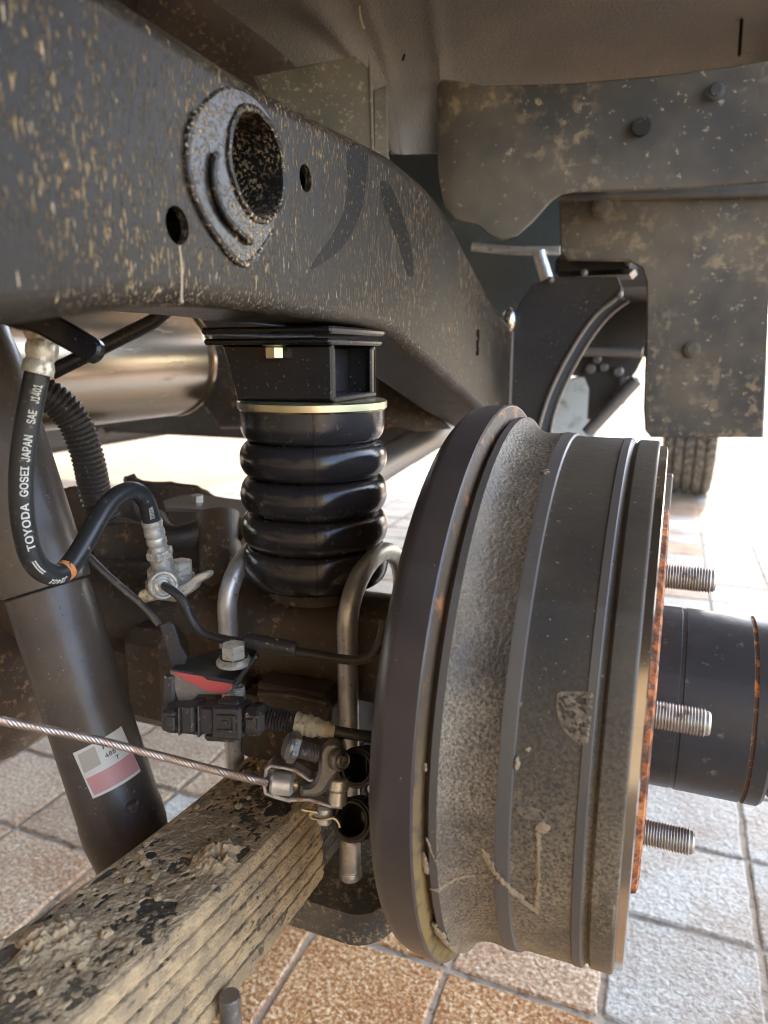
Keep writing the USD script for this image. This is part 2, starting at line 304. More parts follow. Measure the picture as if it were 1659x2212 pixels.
K['wall'] = mat('garage_plaster', (.50, .36, .215), .8)  # warm tan picked for the fill this added wall throws forward
K['matt'] = mat('matt_black', (.008, .008, .009), .8, spec=.2)
K['roofing'] = mat('roof_sheet', (.45, .42, .38), .6)
def tile_material(name, ramp):
    N = {'geo': ('geometry', {}), 'oi': ('object_info', {}),
         'n1': ('noise_texture', {'scale': 210., 'detail': 4., 'roughness': .65}), 'r1': ('rgb_ramp', {'ramp': ramp}),
         'n2': ('noise_texture', {'scale': 9., 'detail': 4.}), 'r2': ('rgb_ramp', {'ramp': [(.35, (.78, .66, .58)), (.6, (1., 1., 1.))]}),
         'hs': ('hsv', {'hue': .5, 'saturation': 1., 'fac': 1.}), 'rv': ('map_range', {'from_min': 0., 'from_max': 1., 'to_min': .86, 'to_max': 1.12, 'clamp': True}),
         'm': ('mix_color', {'blend_type': 'multiply', 'fac': 1.}),
         'nb': ('noise_texture', {'scale': 85., 'detail': 3.5, 'roughness': .55, 'distortion': .6}), 'bh': ('math', {'math_type': 'multiply', 'value2': .0038}),
         'b': ('bump', {'strength': 1., 'distance': 1.}),
         'p': ('principled_bsdf', {'roughness': .5, 'coat_weight': .14, 'coat_roughness': .3, 'specular_ior_level': .22})}
    L = [('geo.position', 'n1.vector'), ('geo.position', 'n2.vector'), ('geo.position', 'nb.vector'), ('n1.fac', 'r1.fac'), ('n2.fac', 'r2.fac'), ('r1.color', 'm.a'), ('r2.color', 'm.b'),
         ('oi.random', 'rv.value'), ('rv.result', 'hs.value'), ('m.result', 'hs.color'), ('hs.color', 'p.base_color'), ('nb.fac', 'bh.value1'), ('bh.value', 'b.height'), ('b.normal', 'p.normal')]
    return usdkit.material(stage, '/World/Looks/'+name, N, L, surface='p.BSDF')
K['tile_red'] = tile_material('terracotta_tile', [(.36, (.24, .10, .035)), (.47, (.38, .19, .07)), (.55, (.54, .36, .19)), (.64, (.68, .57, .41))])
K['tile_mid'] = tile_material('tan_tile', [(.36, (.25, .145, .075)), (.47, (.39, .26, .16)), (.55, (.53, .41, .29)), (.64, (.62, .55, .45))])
K['tile_pale'] = tile_material('pale_tile', [(.34, (.30, .275, .235)), (.46, (.42, .41, .375)), (.55, (.52, .53, .50)), (.66, (.62, .635, .62))])  # cool paleness on the right-hand tiles also stands in for skylight
def tile_tone(s0, u0):  # tone by zone: real tile variety plus skylight painted in at right
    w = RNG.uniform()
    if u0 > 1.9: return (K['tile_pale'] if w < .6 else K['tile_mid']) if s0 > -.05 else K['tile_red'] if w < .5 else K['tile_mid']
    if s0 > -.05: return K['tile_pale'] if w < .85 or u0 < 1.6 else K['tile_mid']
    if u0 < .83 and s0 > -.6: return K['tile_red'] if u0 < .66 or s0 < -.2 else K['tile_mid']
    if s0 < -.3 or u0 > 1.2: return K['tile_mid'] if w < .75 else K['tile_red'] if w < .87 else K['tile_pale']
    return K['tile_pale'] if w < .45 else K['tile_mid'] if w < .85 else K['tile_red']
def far_material():
    N = {'geo': ('geometry', {}), 'mp': ('mapping', {'mapping_type': 'point', 'location': (.0175/.1705*1., -.836/.166+0., 0), 'scale': (1/.1705, 1/.166, 1.)}),
         'br': ('brick_texture', {'offset': 0., 'scale': 1., 'mortar_size': .035, 'brick_width': 1., 'row_height': 1., 'color1': (.16, .115, .07), 'color2': (.20, .15, .10), 'mortar': (.08, .06, .045)}),
         'p': ('principled_bsdf', {'roughness': .7, 'specular_ior_level': .12})}
    return usdkit.material(stage, '/World/Looks/far_paving', N, [('geo.position', 'mp.vector'), ('mp.vector', 'br.vector'), ('br.color', 'p.base_color')], surface='p.BSDF')
K['far'] = far_material()

# ---------------------------------------------------------------- the setting: tiled floor, carport roof
Z0 = -.70
fl = thing('floor', 'floor of square mottled tan anti-slip tiles with grey grout', 'floor', (0, 0, Z0), kind='structure')
obj('grout', tm((np.array([[-2.2, .0, Z0-.0035], [1.6, .0, Z0-.0035], [1.6, 4.3, Z0-.0035], [-2.2, 4.3, Z0-.0035]]), np.array([[0, 1, 2, 3]]))), K['grout'], fl)
gs0, gu0, ps_, pu_ = -.0175, .836, .1705, .166
def jag(n, a): return RNG.uniform(-a, a, n)
def tile(s0, u0, s1, u1, fine):
    g = .0042; a, b, c, d = s0+g, u0+g, s1-g, u1-g; k = 7 if fine else 1
    e = np.linspace(0, 1, k+1)[:-1]; w = .0016 if fine else 0
    ring = np.vstack([np.c_[a+(c-a)*e, b+jag(len(e), w)], np.c_[c+jag(len(e), w), b+(d-b)*e], np.c_[c-(c-a)*e, d+jag(len(e), w)], np.c_[a+jag(len(e), w), d-(d-b)*e]])
    cc = ring.mean(0); z = Z0+RNG.uniform(-.0006, .0006); n = len(ring); i = np.arange(n); j = (i+1) % n
    inn = cc+(ring-cc)*.972
    v = np.vstack([np.c_[ring, np.full(n, Z0-.007)], np.c_[ring, np.full(n, z-.002)], np.c_[inn, np.full(n, z)], [[cc[0], cc[1], z]]])
    f = [np.stack([i, j, n+j], 1), np.stack([i, n+j, n+i], 1), np.stack([n+i, n+j, 2*n+j], 1), np.stack([n+i, 2*n+j, 2*n+i], 1), np.stack([2*n+i, 2*n+j, np.full(n, 3*n)], 1)]
    return tm((v, np.vstack(f)))
cand, rest = [], []
for i in range(-13, 10):
    for j in range(-5, 21):
        s0, u0 = gs0+i*ps_, gu0+j*pu_
        c = np.array([s0+ps_/2, u0+pu_/2, Z0]); dep = c@fwd
        if dep < .2: rest.append((0, s0, u0)); continue
        px, py = 829.5+FPX*(c@right)/dep, 1106-FPX*(c@upv)/dep
        cand.append((dep if -260 < px < 1900 and py < 2600 else 100+dep, s0, u0))
cand = sorted([c for c in cand if c[2] > -.01 and c[2]+pu_ < 4.3])
near, far = [c for c in cand if c[0] < 100][:290], []
far = [c for c in cand if c not in near]
for dep, s0, u0 in near: obj('tile', tile(s0, u0, s0+ps_, u0+pu_, dep < 1.6), tile_tone(s0, u0), fl, smooth=False)
o = obj('outer_tiles', cat(*[tile(s0, u0, s0+ps_, u0+pu_, False) for dep, s0, u0 in far]), K['tile_red'], fl, smooth=False); tag(o, kind='stuff')
zf = Z0-.012
pv = tm((np.array([[-30, -8, zf], [30, -8, zf], [30, 40, zf], [-30, 40, zf]], float), np.array([[0, 1, 2, 3]])))
tag(obj('paving', pv, K['far']), 'pale paving running on beyond the tiles in full sun', 'paving', kind='structure')
ROOF_U = 5.1
tag(obj('carport_roof', rbox((-2.2, ROOF_U-4.5, 1.95), (8.2, 9, .08), .01), K['roofing']), 'flat carport roof over the rear of the vehicle', 'roof', kind='structure')

tag(obj('garage_wall', rbox((-2.2, -1.9, .62), (8.2, .12, 2.62), .01), K['wall']), 'unseen tan wall added behind the camera to cut front light and warm the fill', 'wall', kind='structure')  # out of view; added to dim front light and reflections, warm the fill
# ---------------------------------------------------------------- vehicle body above
bed = thing('cargo_bed', 'dusty grey cargo bed underside with stamped wheelhouse above the frame', 'truck bed', (-.3, .4, .3))
G = [[(150, -420, .30), (520, -420, .36), (900, -420, .40), (1300, -420, .44), (1800, -420, .50)],
     [(350, -105, .50), (600, -120, .53), (910, -120, .56), (1300, -120, .60), (1740, -120, .66)],
     [(472, 10, .60), (690, 20, .62), (930, 20, .66), (1300, 20, .71), (1720, 20, .76)],
     [(643, 147, .66), (780, 137, .69), (946, 165, .75), (1320, 145, .815), (1720, 108, .85)],
     [(760, 330, .74), (850, 330, .765), (946, 330, .80), (1320, 300, .845), (1720, 300, .885)]]
def ribs(P):
    c = np.linspace(0, 4, P.shape[1])[None, :, None]; q = P.copy()
    n = P/np.linalg.norm(P, axis=-1, keepdims=True)
    return q - n*(.006*np.exp(-((c-2.02)/.05)**2) + .010*np.exp(-((c-.95)/.25)**2) + .004*np.exp(-((c-1.5)/.08)**2))
obj('wheelhouse', patch([[on(*p[:2], t=p[2]) for p in r] for r in G], 110, 70, .004, ribs), K['bed'], bed)
obj('bed_floor', rbox((-.92, .2, .50), (1.35, 1.9, .04), .005), K['bed'], bed)
obj('outer_fender', rbox((.115, .35, .47), (.03, 1.5, .30), .01), K['teal'], bed)
obj('wheelhouse_roof', rbox((-.08, .15, .50), (.42, 1.6, .03), .01), K['bed'], bed)
for a_s, b_s, w_s in (((818, 203), (822, 234), .0016), ((1604, 14), (1597, 120), .0018), ((874, 118), (870, 130), .0012)):
    k_ = .712 if a_s[0] < 1000 else .80
    dd0 = ray(*a_s); 
    obj('drain_slot', tube(path([a_s, ((a_s[0]+b_s[0])/2, (a_s[1]+b_s[1])/2), b_s], t=k_-.03), w_s, 8), K['matt'], bed)
obj('sealant_scratch', tube(spline(path([(776, 5, .628), (779, 40, .634), (786, 62, .64)]), 20), .0010, 6), K['splat'], bed)
cb = thing('bed_sill', 'dark round bed cross sill running off above the frame rail', 'cross sill', on(450, 100, t=.66))
obj('sill_tube', tube(path([(280, -60, .80), (600, 120, .92), (760, 200, 1.0)]), .075, 40), K['axle'], cb)
mb = thing('bed_mount', 'dusty olive bed mount with two bent flanges behind the frame rail', 'bed mount', on(700, 250, t=.62))
W = .62
obj('web', prism(path([(548, 162), (590, 152), (768, 120), (800, 150), (806, 300), (812, 345), (760, 345), (600, 260)], t=W), fwd*.004, bev=.0015), K['olive'], mb, smooth=20)
obj('flange', prism(path([(806, 194), (836, 182), (839, 330), (842, 345), (808, 345)], t=W+.012), fwd*.003, bev=.001), K['olive'], mb, smooth=20)
obj('flange', prism(path([(548, 162), (768, 120), (771, 124), (556, 168)], t=W), fwd*.055, bev=.001), K['olive'], mb, smooth=20)
obj('flange', prism(path([(797, 120), (803, 150), (809, 345), (801, 345), (795, 150)], t=W-.001), fwd*.03, bev=.001), K['olive'], mb, smooth=20)

def curl(v, s0, k):
    e = np.clip(s0-v[:, 0], 0, None); v[:, 1] += k*e*e; return v
lin = thing('fender_liner', 'dusty black plastic fender liner with rounded lobe and mud splatter', 'fender liner', on(1300, 300, u=.80))
out = path([(948, 172), (1045, 190), (1240, 178), (1460, 150), (1740, 106), (1740, 380), (1500, 400), (1240, 413), (1212, 419), (1190, 434), (1150, 480), (1118, 510), (1085, 520), (1062, 512), (1036, 490), (988, 478), (964, 452), (950, 390), (944, 280)], u=.80)
def dish(v):
    sE = on(1000, 300, u=.80)[0]; v = curl(v, sE, 9.); q = v[:, 2]
    v[:, 1] += .012*np.sin((v[:, 0]*9+1))+.004*meshkit.fbm(v*14, 3); return v
obj('liner_sheet', prism(out, (0, .004, 0), fine=.012, bev=.0015, fn=dish), K['liner'], lin)
def disc(px, py, r, u, mat_, parent, name='clip', h=.0022):
    c = on(px, py, u=u); obj(name, cat(lathe([(1e-5, -h), (r*.55, -h), (r*.6, -h*.5), (r*.8, -h*.5), (r, 0), (r, h)], c, (0, 1, 0), 28)), mat_, parent)
for px, py, r in ((1240, 232, .0065), (1546, 196, .008), (966, 258, .007)): disc(px, py, r, .806 if px > 1000 else .80, K['liner'], lin)
c = on(1386, 272, u=.803); obj('liner_plug', lathe([(1e-5, -.001), (.0085, -.001), (.009, .004)], c, (0, 1, 0), 24), K['black'], lin)
sp_ = thing('splash_guard', 'dark muddy splash guard hanging below the fender liner', 'splash guard', on(1520, 700, u=.90))
out = path([(1205, 400), (1740, 380), (1740, 600), (1663, 640), (1650, 946), (1406, 946), (1393, 930), (1390, 880), (1396, 700), (1396, 610), (1386, 580), (1358, 564), (1225, 562), (1210, 548)], u=.90)
obj('guard_sheet', prism(out, (0, .006, 0), fine=.012, bev=.002, fn=lambda v: np.c_[v[:, 0], v[:, 1]+.010*np.sin(v[:, 0]*22)*np.clip(v[:, 2]+.2, 0, 1)+.006*meshkit.fbm(v*9, 3, 4), v[:, 2]]), K['liner'], sp_)
obj('rolled_lip', tube(path([(1208, 430), (1400, 425), (1560, 420), (1740, 415)], u=.899), .004, 10), K['liner'], sp_)
disc(1300, 448, .012, .897, K['liner'], sp_); disc(1495, 755, .009, .90, K['liner'], sp_)

# ---------------------------------------------------------------- frame rail
SR, SI = -.195, -.272
tp = path([(300, 0), (430, 88), (560, 175), (700, 252), (850, 332), (930, 402), (970, 460), (1000, 522), (1060, 640), (1105, 700)], s=SR)
bp = path([(-40, 718), (0, 712), (100, 695), (200, 680), (300, 669), (420, 663), (520, 668), (620, 680), (720, 693), (800, 703), (850, 716), (900, 760), (950, 805), (1000, 850), (1045, 892), (1100, 932)], s=SR)
us = np.r_[np.linspace(-.02, .14, 12), np.linspace(.15, .99, 120)]
from scipy.ndimage import gaussian_filter1d
def prof(p):
    z = np.interp(us, p[:, 1], p[:, 2]); m_ = us > p[-1, 1]; z[m_] = p[-1, 2]+(us[m_]-p[-1, 1])*(p[-1, 2]-p[-2, 2])/(p[-1, 1]-p[-2, 1]); return gaussian_filter1d(z, 1.6)
zt, zb = prof(tp), prof(bp)
def loft(inset, r):
    rings = []
    for u_, a, b in zip(us, zb+inset, zt-inset):
        x0, x1 = SI+inset, SR-inset; ring = []
        for cx, cz, q in ((x1-r, b-r, 0), (x0+r, b-r, 1), (x0+r, a+r, 2), (x1-r, a+r, 3)):
            for k in range(6): th = (q+k/5)*np.pi/2; ring.append((cx+r*math.cos(th), u_, cz+r*math.sin(th)))
        rings.append(ring)
    P = np.array(rings); n = P.shape[1]; v = P.reshape(-1, 3)
    i, j = np.meshgrid(np.arange(len(P)-1), np.arange(n), indexing='ij')
    f = np.stack([i*n+j, (i+1)*n+j, (i+1)*n+(j+1) % n, i*n+(j+1) % n], -1).reshape(-1, 4); f = np.vstack([f[:, [0, 1, 2]], f[:, [0, 2, 3]]])
    k = len(v); v = np.vstack([v, P[0].mean(0), P[-1].mean(0)]); e = np.arange(n); Lr = (len(P)-1)*n
    f = np.vstack([f, np.stack([np.full(n, k), e, (e+1) % n], 1), np.stack([np.full(n, k+1), Lr+(e+1) % n, Lr+e], 1)])
    m = trimesh.Trimesh(v, f, process=False); m.fix_normals()
    return m3.Manifold(m3.Mesh(np.asarray(m.vertices, np.float32), np.asarray(m.faces, np.uint32)))
rail = loft(0, .011) - loft(.004, .008)
def scyl(c, r, s0, s1, n=40): return m3.Manifold.cylinder(s1-s0, r, r, n).rotate((0, 90, 0)).translate((s0, c[1], c[2]))
hc = on(551, 359, s=SR); h2 = on(383, 487, s=SR); h3 = on(660, 385, s=SR); h4 = on(1032, 740, s=SR)
rail = rail - scyl(hc, .0262, -.30, -.15) - scyl(h2, .0076, -.215, -.15) - scyl(h3, .0070, -.215, -.15)
rail = rail - m3.Manifold.cube((.05, .012, .027), True).translate((SR, h4[1], h4[2]))
fr = thing('frame_rail', 'mud-speckled black chassis frame rail pierced by a round tube', 'frame rail', (SR, .35, .02))
obj('rail_beam', rail, K['rail'], fr, smooth=40)
cn = lathe([(.0235, 0), (.0235, -.075)], (SR+.006, hc[1], hc[2]), (1, 0, 0), 60)
tubem = lathe([(.0225, -.16), (.0226, .0008), (.0230, .0024), (.0243, .0032), (.0257, .0027), (.0264, .0012), (.0268, -.002), (.0268, -.02)], (SR, hc[1], hc[2]), (1, 0, 0), 72, wob=lambda h, a: .0003*np.sin(a*5+1)+.0002*np.sin(a*11))
obj('cross_tube', tubem, K['rail_dark'], fr)
tear = catmull(path([(478, 190), (430, 235), (405, 300), (406, 380), (432, 455), (480, 530), (524, 570), (552, 552), (588, 505), (604, 440), (612, 370), (602, 295), (572, 232), (525, 192)], s=SR+.0014), 5)
inner = on(555, 368, s=SR)
def tearfn(v):
    r = np.hypot(v[:, 1]-hc[1], v[:, 2]-hc[2]); fr_ = v[:, 0] > SR+.002
    v[:, 0] += np.where(fr_, .0022*np.clip((r-.030)/.010, 0, 1)*np.clip((.052-r)/.008, 0, 1)+.0004*np.sin(r*420)*np.clip((r-.03)*60, 0, 1)+.0020*(meshkit.fbm(v*160, 3)-.5), 0); return v
tm_ = prism(tear, (-.0036, 0, 0), fine=.0028, bev=.0012, fn=tearfn)
tmf = m3.Manifold(m3.Mesh(np.asarray(tm_.vertices, np.float32), np.asarray(tm_.faces, np.uint32)))
keep = np.hypot(tm_.triangles_center[:, 1]-hc[1], tm_.triangles_center[:, 2]-hc[2]) > .0258
obj('gusset_plate', trimesh.Trimesh(tm_.vertices, tm_.faces[keep], process=False), K['rail_dark'], fr)
def bead(pts, r, s, seed=0):
    p = spline(path(pts, s=s), 90); n = len(p)
    rr = r*(1+.07*np.sin(np.arange(n)*.9)+.5*(meshkit.fbm(p*300, 2, seed)-.5)); rr[:3] *= [.3, .7, .9]; rr[-3:] *= [.9, .7, .3]
    return tube(p, rr, 10)
obj('weld_bead', bead([(425, 240), (404, 310), (408, 385), (435, 460), (482, 532), (524, 570), (556, 548), (590, 500)], .0017, SR+.0005), K['rail_dark'], fr)
obj('weld_bead', bead([(470, 330), (462, 390), (478, 450), (515, 500), (545, 528)], .0016, SR+.0030, 3), K['rail_dark'], fr)

for out in ([(752, 322), (794, 322), (790, 400), (782, 450), (762, 500), (735, 540), (700, 566), (672, 582), (690, 548), (716, 512), (742, 460), (752, 400)], [(822, 392), (842, 400), (866, 452), (886, 520), (894, 590), (880, 592), (862, 530), (838, 470), (826, 430)]):
    obj('wet_stain', prism(catmull(path(out, s=SR+.00012), 4), (-.0012, 0, 0)), K['railpatch'], fr)  # patches darker and less speckled than the rail around them
obj('mud_run', tube(spline(path([(386, 530), (390, 560), (392, 600), (391, 655)], s=SR), 30), np.r_[.0009, np.full(26, .0006), .0009, .0011, .0006], 8), K['splat'], fr)
# ---------------------------------------------------------------- bump stop between rail and axle
AU, AZ, BS = .466, -.218, -.2425
bs = thing('bump_stop', 'ribbed black rubber bump stop standing between frame rail and axle', 'bump stop', (BS, AU, AZ+.04))
def zat(y): return on(680, y, u=AU-.042)[2]
ys = [(870, 153), (884, 155), (888, 150), (925, 151), (948, 148), (962, 133), (968, 132)]
prf = []
lobes = [(892, 966, 151, 132), (966, 1048, 154, 130), (1048, 1130, 153, 130), (1130, 1206, 152, 131), (1206, 1288, 151, 136)]
mpp = .533/FPX
for k, (a, b, R, g) in enumerate(lobes):
    for q in (.5-.5*np.cos(np.linspace(0, math.pi, 17)))[:-1]:
        w = math.sqrt(max(0, 1-(2*q-1)**2))**1.1
        if k == 0: w = 1 if q < .45 else math.sin(q*math.pi)**.5*(1 if q > .5 else 1) if q > .5 else 1
        prf.append(((g+(R-g)*w)*mpp*(1+.055*k/4), zat(a+(b-a)*q)))
prf.append((125*mpp, zat(1291))); prf.append((1e-4, zat(1293)))
obj('rubber_bellows', lathe([(r, z-zat(892)) for r, z in prf], (BS, AU, zat(892)), (0, 0, 1), 90), K['rubber'], bs, smooth=50)
# moulding seam down the front
th = math.radians(-62); sd_ = np.array([math.cos(th), math.sin(th)])
obj('mould_seam', tube(np.array([[BS+sd_[0]*(r+.0002), AU+sd_[1]*(r+.0002), z] for r, z in prf[2:-2]]), .0005, 6), K['rubber'], bs)
obj('steel_cap', lathe([(1e-4, 0), (.0525, 0), (.0545, -.001), (.0545, -.0055), (.053, -.007), (.050, -.0075)], (BS, AU, zat(872)), (0, 0, 1), 90, wob=lambda h, a: .0003*np.sin(a*7)), K['goldzinc'], bs)
zc = zat(870); z1 = on(600, 745, u=.425)[2]; z2 = on(600, 722, u=.425)[2]; z3 = on(600, 706, u=.425)[2]
def bx(x0, sr, u0, u1, za, zb_, bev=.0025):
    a, b = on(x0, 780, u=u0)[0], sr
    return rbox(((a+b)/2, (u0+u1)/2, (za+zb_)/2), (b-a, u1-u0, zb_-za), bev)
sr_ = on(716, 800, u=.428)[0]
obj('mounting_bracket', cat(bx(500, sr_-.020, .431, .50, zc+.002, z1), bx(505, sr_+.0005, .4985, .503, zc+.002, z1, .001), bx(508, sr_+.001, .430, .503, zc, zc+.004, .001)), K['gloss'], bs, smooth=25)
obj('bracket_face', prism(path([(478, 745), (716, 745), (716, 866), (512, 866), (494, 800)], u=.427), (0, .004, 0), bev=.0015), K['gloss'], bs, smooth=25)
obj('bracket_lip', rbox((sr_-.001, .4305, (zc+z1)/2), (.003, .007, z1-zc-.003), .0012), K['gloss'], bs, smooth=25)
obj('bracket_lip', rbox((sr_-.001, .499, (zc+z1)/2), (.003, .009, z1-zc-.003), .0012), K['gloss'], bs, smooth=25)
obj('flange_plate', bx(440, sr_+.004, .418, .508, z1, z1+.0042, .0015), K['gloss'], bs, smooth=25)
obj('flange_plate', bx(436, sr_+.006, .416, .508, z2, z3, .0015), K['gloss'], bs, smooth=25)
bp0 = on(592, 743, u=.421); zz = np.array([0, 0, 1.])
b_ = obj('bolt', cat(cyl(bp0, bp0-zz*.0018, .0080, 28), hexa(bp0-zz*.0018, bp0-zz*.0095, .0064)), K['goldzinc'], bs, smooth=25)

# ---------------------------------------------------------------- brake drum, backing plate, hub
C = np.array([.003, AU, AZ]); AX = (1, 0, 0)
dr = thing('brake_drum', 'heavy iron brake drum caked with dried mud in its rough band', 'brake drum', C)
def L(prof_, mat_, name, parent, n=200, wob=None, label=None): return obj(name, lathe(prof_, C, AX, n, wob), mat_, parent, smooth=32, label=label)
L([(.050, -.0018), (.158, -.0018), (.1614, -.0024), (.1614, -.0068)], K['chrome'], 'face_edge', dr)
L([(.1614, -.0066), (.1640, -.0072), (.1648, -.0085), (.1648, -.0185), (.1640, -.0196), (.1628, -.0205), (.1628, -.0215), (.1640, -.0225), (.1652, -.0235)], K['drum'], 'outer_rim', dr)
L([(.1652, -.0230), (.1658, -.0236), (.1659, -.0276), (.1654, -.0280)], K['band'], 'machined_band', dr)
L([(.1654, -.0280), (.1655, -.054), (.1660, -.0575)], K['drum'], 'smooth_band', dr)
L([(.1660, -.0575), (.1674, -.0583), (.1679, -.0640), (.1678, -.0650)], K['band'], 'machined_band', dr)
pr = [(.1678-.0022*math.sin(q*math.pi)**.8+.0030*q+.0060*q**6, -.0650-.0265*q) for q in np.linspace(0, 1, 16)]
def castw(h, a): return .0009*(meshkit.fbm(np.stack(np.broadcast_arrays(np.cos(a)*14, np.sin(a)*14, h*90), -1), 4)-.5)*(np.sin(np.clip((-.065-h)/.0265, 0, 1)*np.pi))
L(pr, K['cast'], 'rough_cast_band', dr, n=420, wob=castw)
L([(pr[-1][0], pr[-1][1]), (.1768, -.0925), (.1768, -.0955), (.1745, -.0965), (.172, -.100)], K['band'], 'machined_band', dr)
L([(1e-3, -.0018), (.05, -.0018)], K['drum'], 'face', dr)
def RAD(s):
    p = np.array(sorted([(-a[1], a[0]) for a in [(.1612, -.0046), (.1648, -.0085), (.1640, -.0225), (.1660, -.026), (.1654, -.0290), (.1655, -.054), (.1684, -.061)]+pr+[(.1768, -.0925), (.1768, -.0980), (.1700, -.1080)]])); return np.interp(C[0]-np.asarray(s), p[:, 0], p[:, 1])
def surf(px, py):
    "where the line of sight meets the drum's surface: (s, angle)"
    d = ray(px, py); ts = np.linspace(.12, .60, 4000); p = ts[:, None]*d
    rr = np.hypot(p[:, 1]-AU, p[:, 2]-AZ); hit = np.nonzero((rr < RAD(p[:, 0])) & (p[:, 0] < 0) & (p[:, 0] > -.112))[0]
    if not len(hit): return None
    q = p[hit[0]]; return q[0], math.atan2(q[2]-AZ, q[1]-AU) % (2*math.pi)
def drumpoint(s, a, h): r = RAD(s)+h; return np.stack([s, AU+r*np.cos(a), AZ+r*np.sin(a)], -1)
def splash(outline, h=.0009, seed=0):
    q = [surf(*p) for p in outline]; q = np.array([x for x in q if x is not None]); q[:, 1] *= .166
    poly = sg.Polygon(catmull(q, 6)).buffer(0); poly = max(getattr(poly, 'geoms', [poly]), key=lambda g: g.area)
    m = trimesh.creation.extrude_polygon(poly, .0001, engine='earcut'); v, f = trimesh.remesh.subdivide_to_size(m.vertices, m.faces, .0013, max_iter=14)
    v = np.array(v); top = v[:, 2] > 5e-5
    ed = shapely.distance(poly.exterior, shapely.points(v[:, :2]))
    nz = meshkit.fbm(np.c_[v[:, :2]*800, v[:, 2]*0+seed], 4)
    hh = np.where(top, .0002+h*np.clip(ed/.0025, 0, 1)**.5*(.2+1.3*nz), -.0003)
    fc = f[(nz+np.clip(ed/.0016, 0, 1)*.38)[f].mean(1) > .60] if seed not in (0, 2, 10) else f[(nz+np.where(ed < .0011, .13, 0)-.05*np.clip(ed/.006, 0, 1))[f].mean(1) > .44]
    return trimesh.Trimesh(drumpoint(v[:, 0], v[:, 1]/.166, hh), fc, process=False)
SPL = [[(1204, 1500), (1240, 1494), (1284, 1500), (1286, 1540), (1278, 1580), (1262, 1610), (1230, 1590), (1206, 1555)],
       [(1154, 1790), (1170, 1772), (1188, 1780), (1186, 1798), (1172, 1806), (1170, 1860), (1168, 1940), (1166, 1968), (1154, 1972), (1152, 1940), (1156, 1860), (1156, 1806)],
       [(1116, 1745), (1140, 1740), (1170, 1752), (1184, 1770), (1160, 1772), (1128, 1764)],
       [(1038, 1826), (1052, 1838), (1070, 1872), (1092, 1906), (1086, 1912), (1062, 1884), (1042, 1850)],
       [(894, 1826), (908, 1828), (920, 1850), (930, 1884), (924, 1890), (906, 1862)], [(920, 1812), (926, 1816), (946, 1858), (944, 1868), (934, 1850)],
       [(912, 1640), (920, 1646), (924, 1664), (918, 1668), (912, 1656)], [(930, 1918), (990, 1892), (1050, 1888), (1056, 1893), (995, 1900), (940, 1926)],
       [(1086, 1900), (1100, 1910), (1160, 1964), (1158, 1972), (1120, 1945), (1088, 1912)],
       [(930, 1990), (962, 2016), (1000, 2050), (1040, 2064), (1030, 2080), (985, 2072), (945, 2050), (915, 2015)],
       [(1288, 1920), (1302, 1900), (1316, 1930), (1330, 1960), (1326, 1990), (1310, 2020), (1292, 2022), (1284, 1990), (1290, 1950)],
       [(1010, 2056), (1060, 2066), (1120, 2080), (1124, 2088), (1080, 2084), (1020, 2072)], [(1262, 2110), (1228, 2082), (1220, 2092), (1258, 2114)],
       [(1168, 1018), (1184, 1014), (1188, 1022), (1172, 1026)], [(1132, 1616), (1142, 1612), (1150, 1622), (1140, 1628)], [(1112, 1640), (1124, 1634), (1122, 1660), (1114, 1668)]]
for k, sp1 in enumerate(SPL):
    try: obj('mud_splash', splash(sp1, .0003 if k in (0, 2, 10) else .0011 if k > 8 else .0006, k), K['faint'] if k in (0, 2, 10) else K['splat'], dr)
    except Exception as e: print('splash', k, e)
bk = thing('backing_plate', 'smooth dark pressed steel backing plate round the inner drum edge', 'backing plate', C)
L([(.1775, -.1025), (.1840, -.1012), (.1850, -.1022), (.1846, -.1060), (.1838, -.1170), (.1822, -.1220), (.1780, -.1262), (.170, -.1280), (.150, -.1285), (.145, -.132), (.060, -.133), (.045, -.133)], K['backing'], 'dished_plate', bk)
obj('inner_lip', lathe([(.170, -.0985), (.1755, -.0992), (.1790, -.1000), (.1825, -.1012), (.1843, -.1014)], C, AX, 200), K['lip'], bk)
hb = thing('wheel_hub', 'blackened wheel hub barrel sticking out of the drum with threaded studs', 'wheel hub', C)
rr = on(1400, 1530, u=AU-.09)
L([(.1180, -.0042), (.1190, -.0030), (.1186, .0012), (.1150, .0024), (.05, .0026)], K['rust'], 'rusty_flange', hb, wob=lambda h, a: .0014*np.sin(a*9)+.0012*np.sin(a*23)+.0008*np.sin(a*47+h*900))
L([(.0575, .0), (.0575, .0150), (.0571, .0153), (.0571, .0175), (.0576, .0180), (.0576, .0540)], K['hub'], 'hub_barrel', hb)
L([(.0576, .0540), (.0566, .0545), (.0566, .0560), (.0576, .0566)], K['rustline'], 'hub_seam', hb)
L([(.0576, .0566), (.0576, .0640), (.0560, .0660), (.0470, .0662), (.0470, .0700), (.0500, .0702), (.0520, .0720), (.0520, .0950), (.050, .097), (1e-3, .097)], K['hub'], 'hub_cap', hb)
def stud(a, R=.088, r=.0076, L0=.0290):
    c = C+[0, R*math.cos(a), R*math.sin(a)]; p = []; n = 17; pit = L0*.92/n
    for k in range(n): p += [(r*.865, .0012+k*pit), (r*.875, .0012+(k+.12)*pit), (r, .0012+(k+.5)*pit), (r*.985, .0012+(k+.62)*pit)]
    e = .0012+n*pit; p += [(r*.86, e), (r*.86, e+.0014), (r*.74, L0+.0014), (1e-5, L0+.0014)]
    return lathe([(r*1.0, -.002)]+p, c, AX, 26)
a_mid = math.pi-math.radians(17.5)
for k in (0, 1, 2, 3, 5): obj('wheel_stud', stud(a_mid-k*2*math.pi/6), K['stud'], hb, smooth=20)
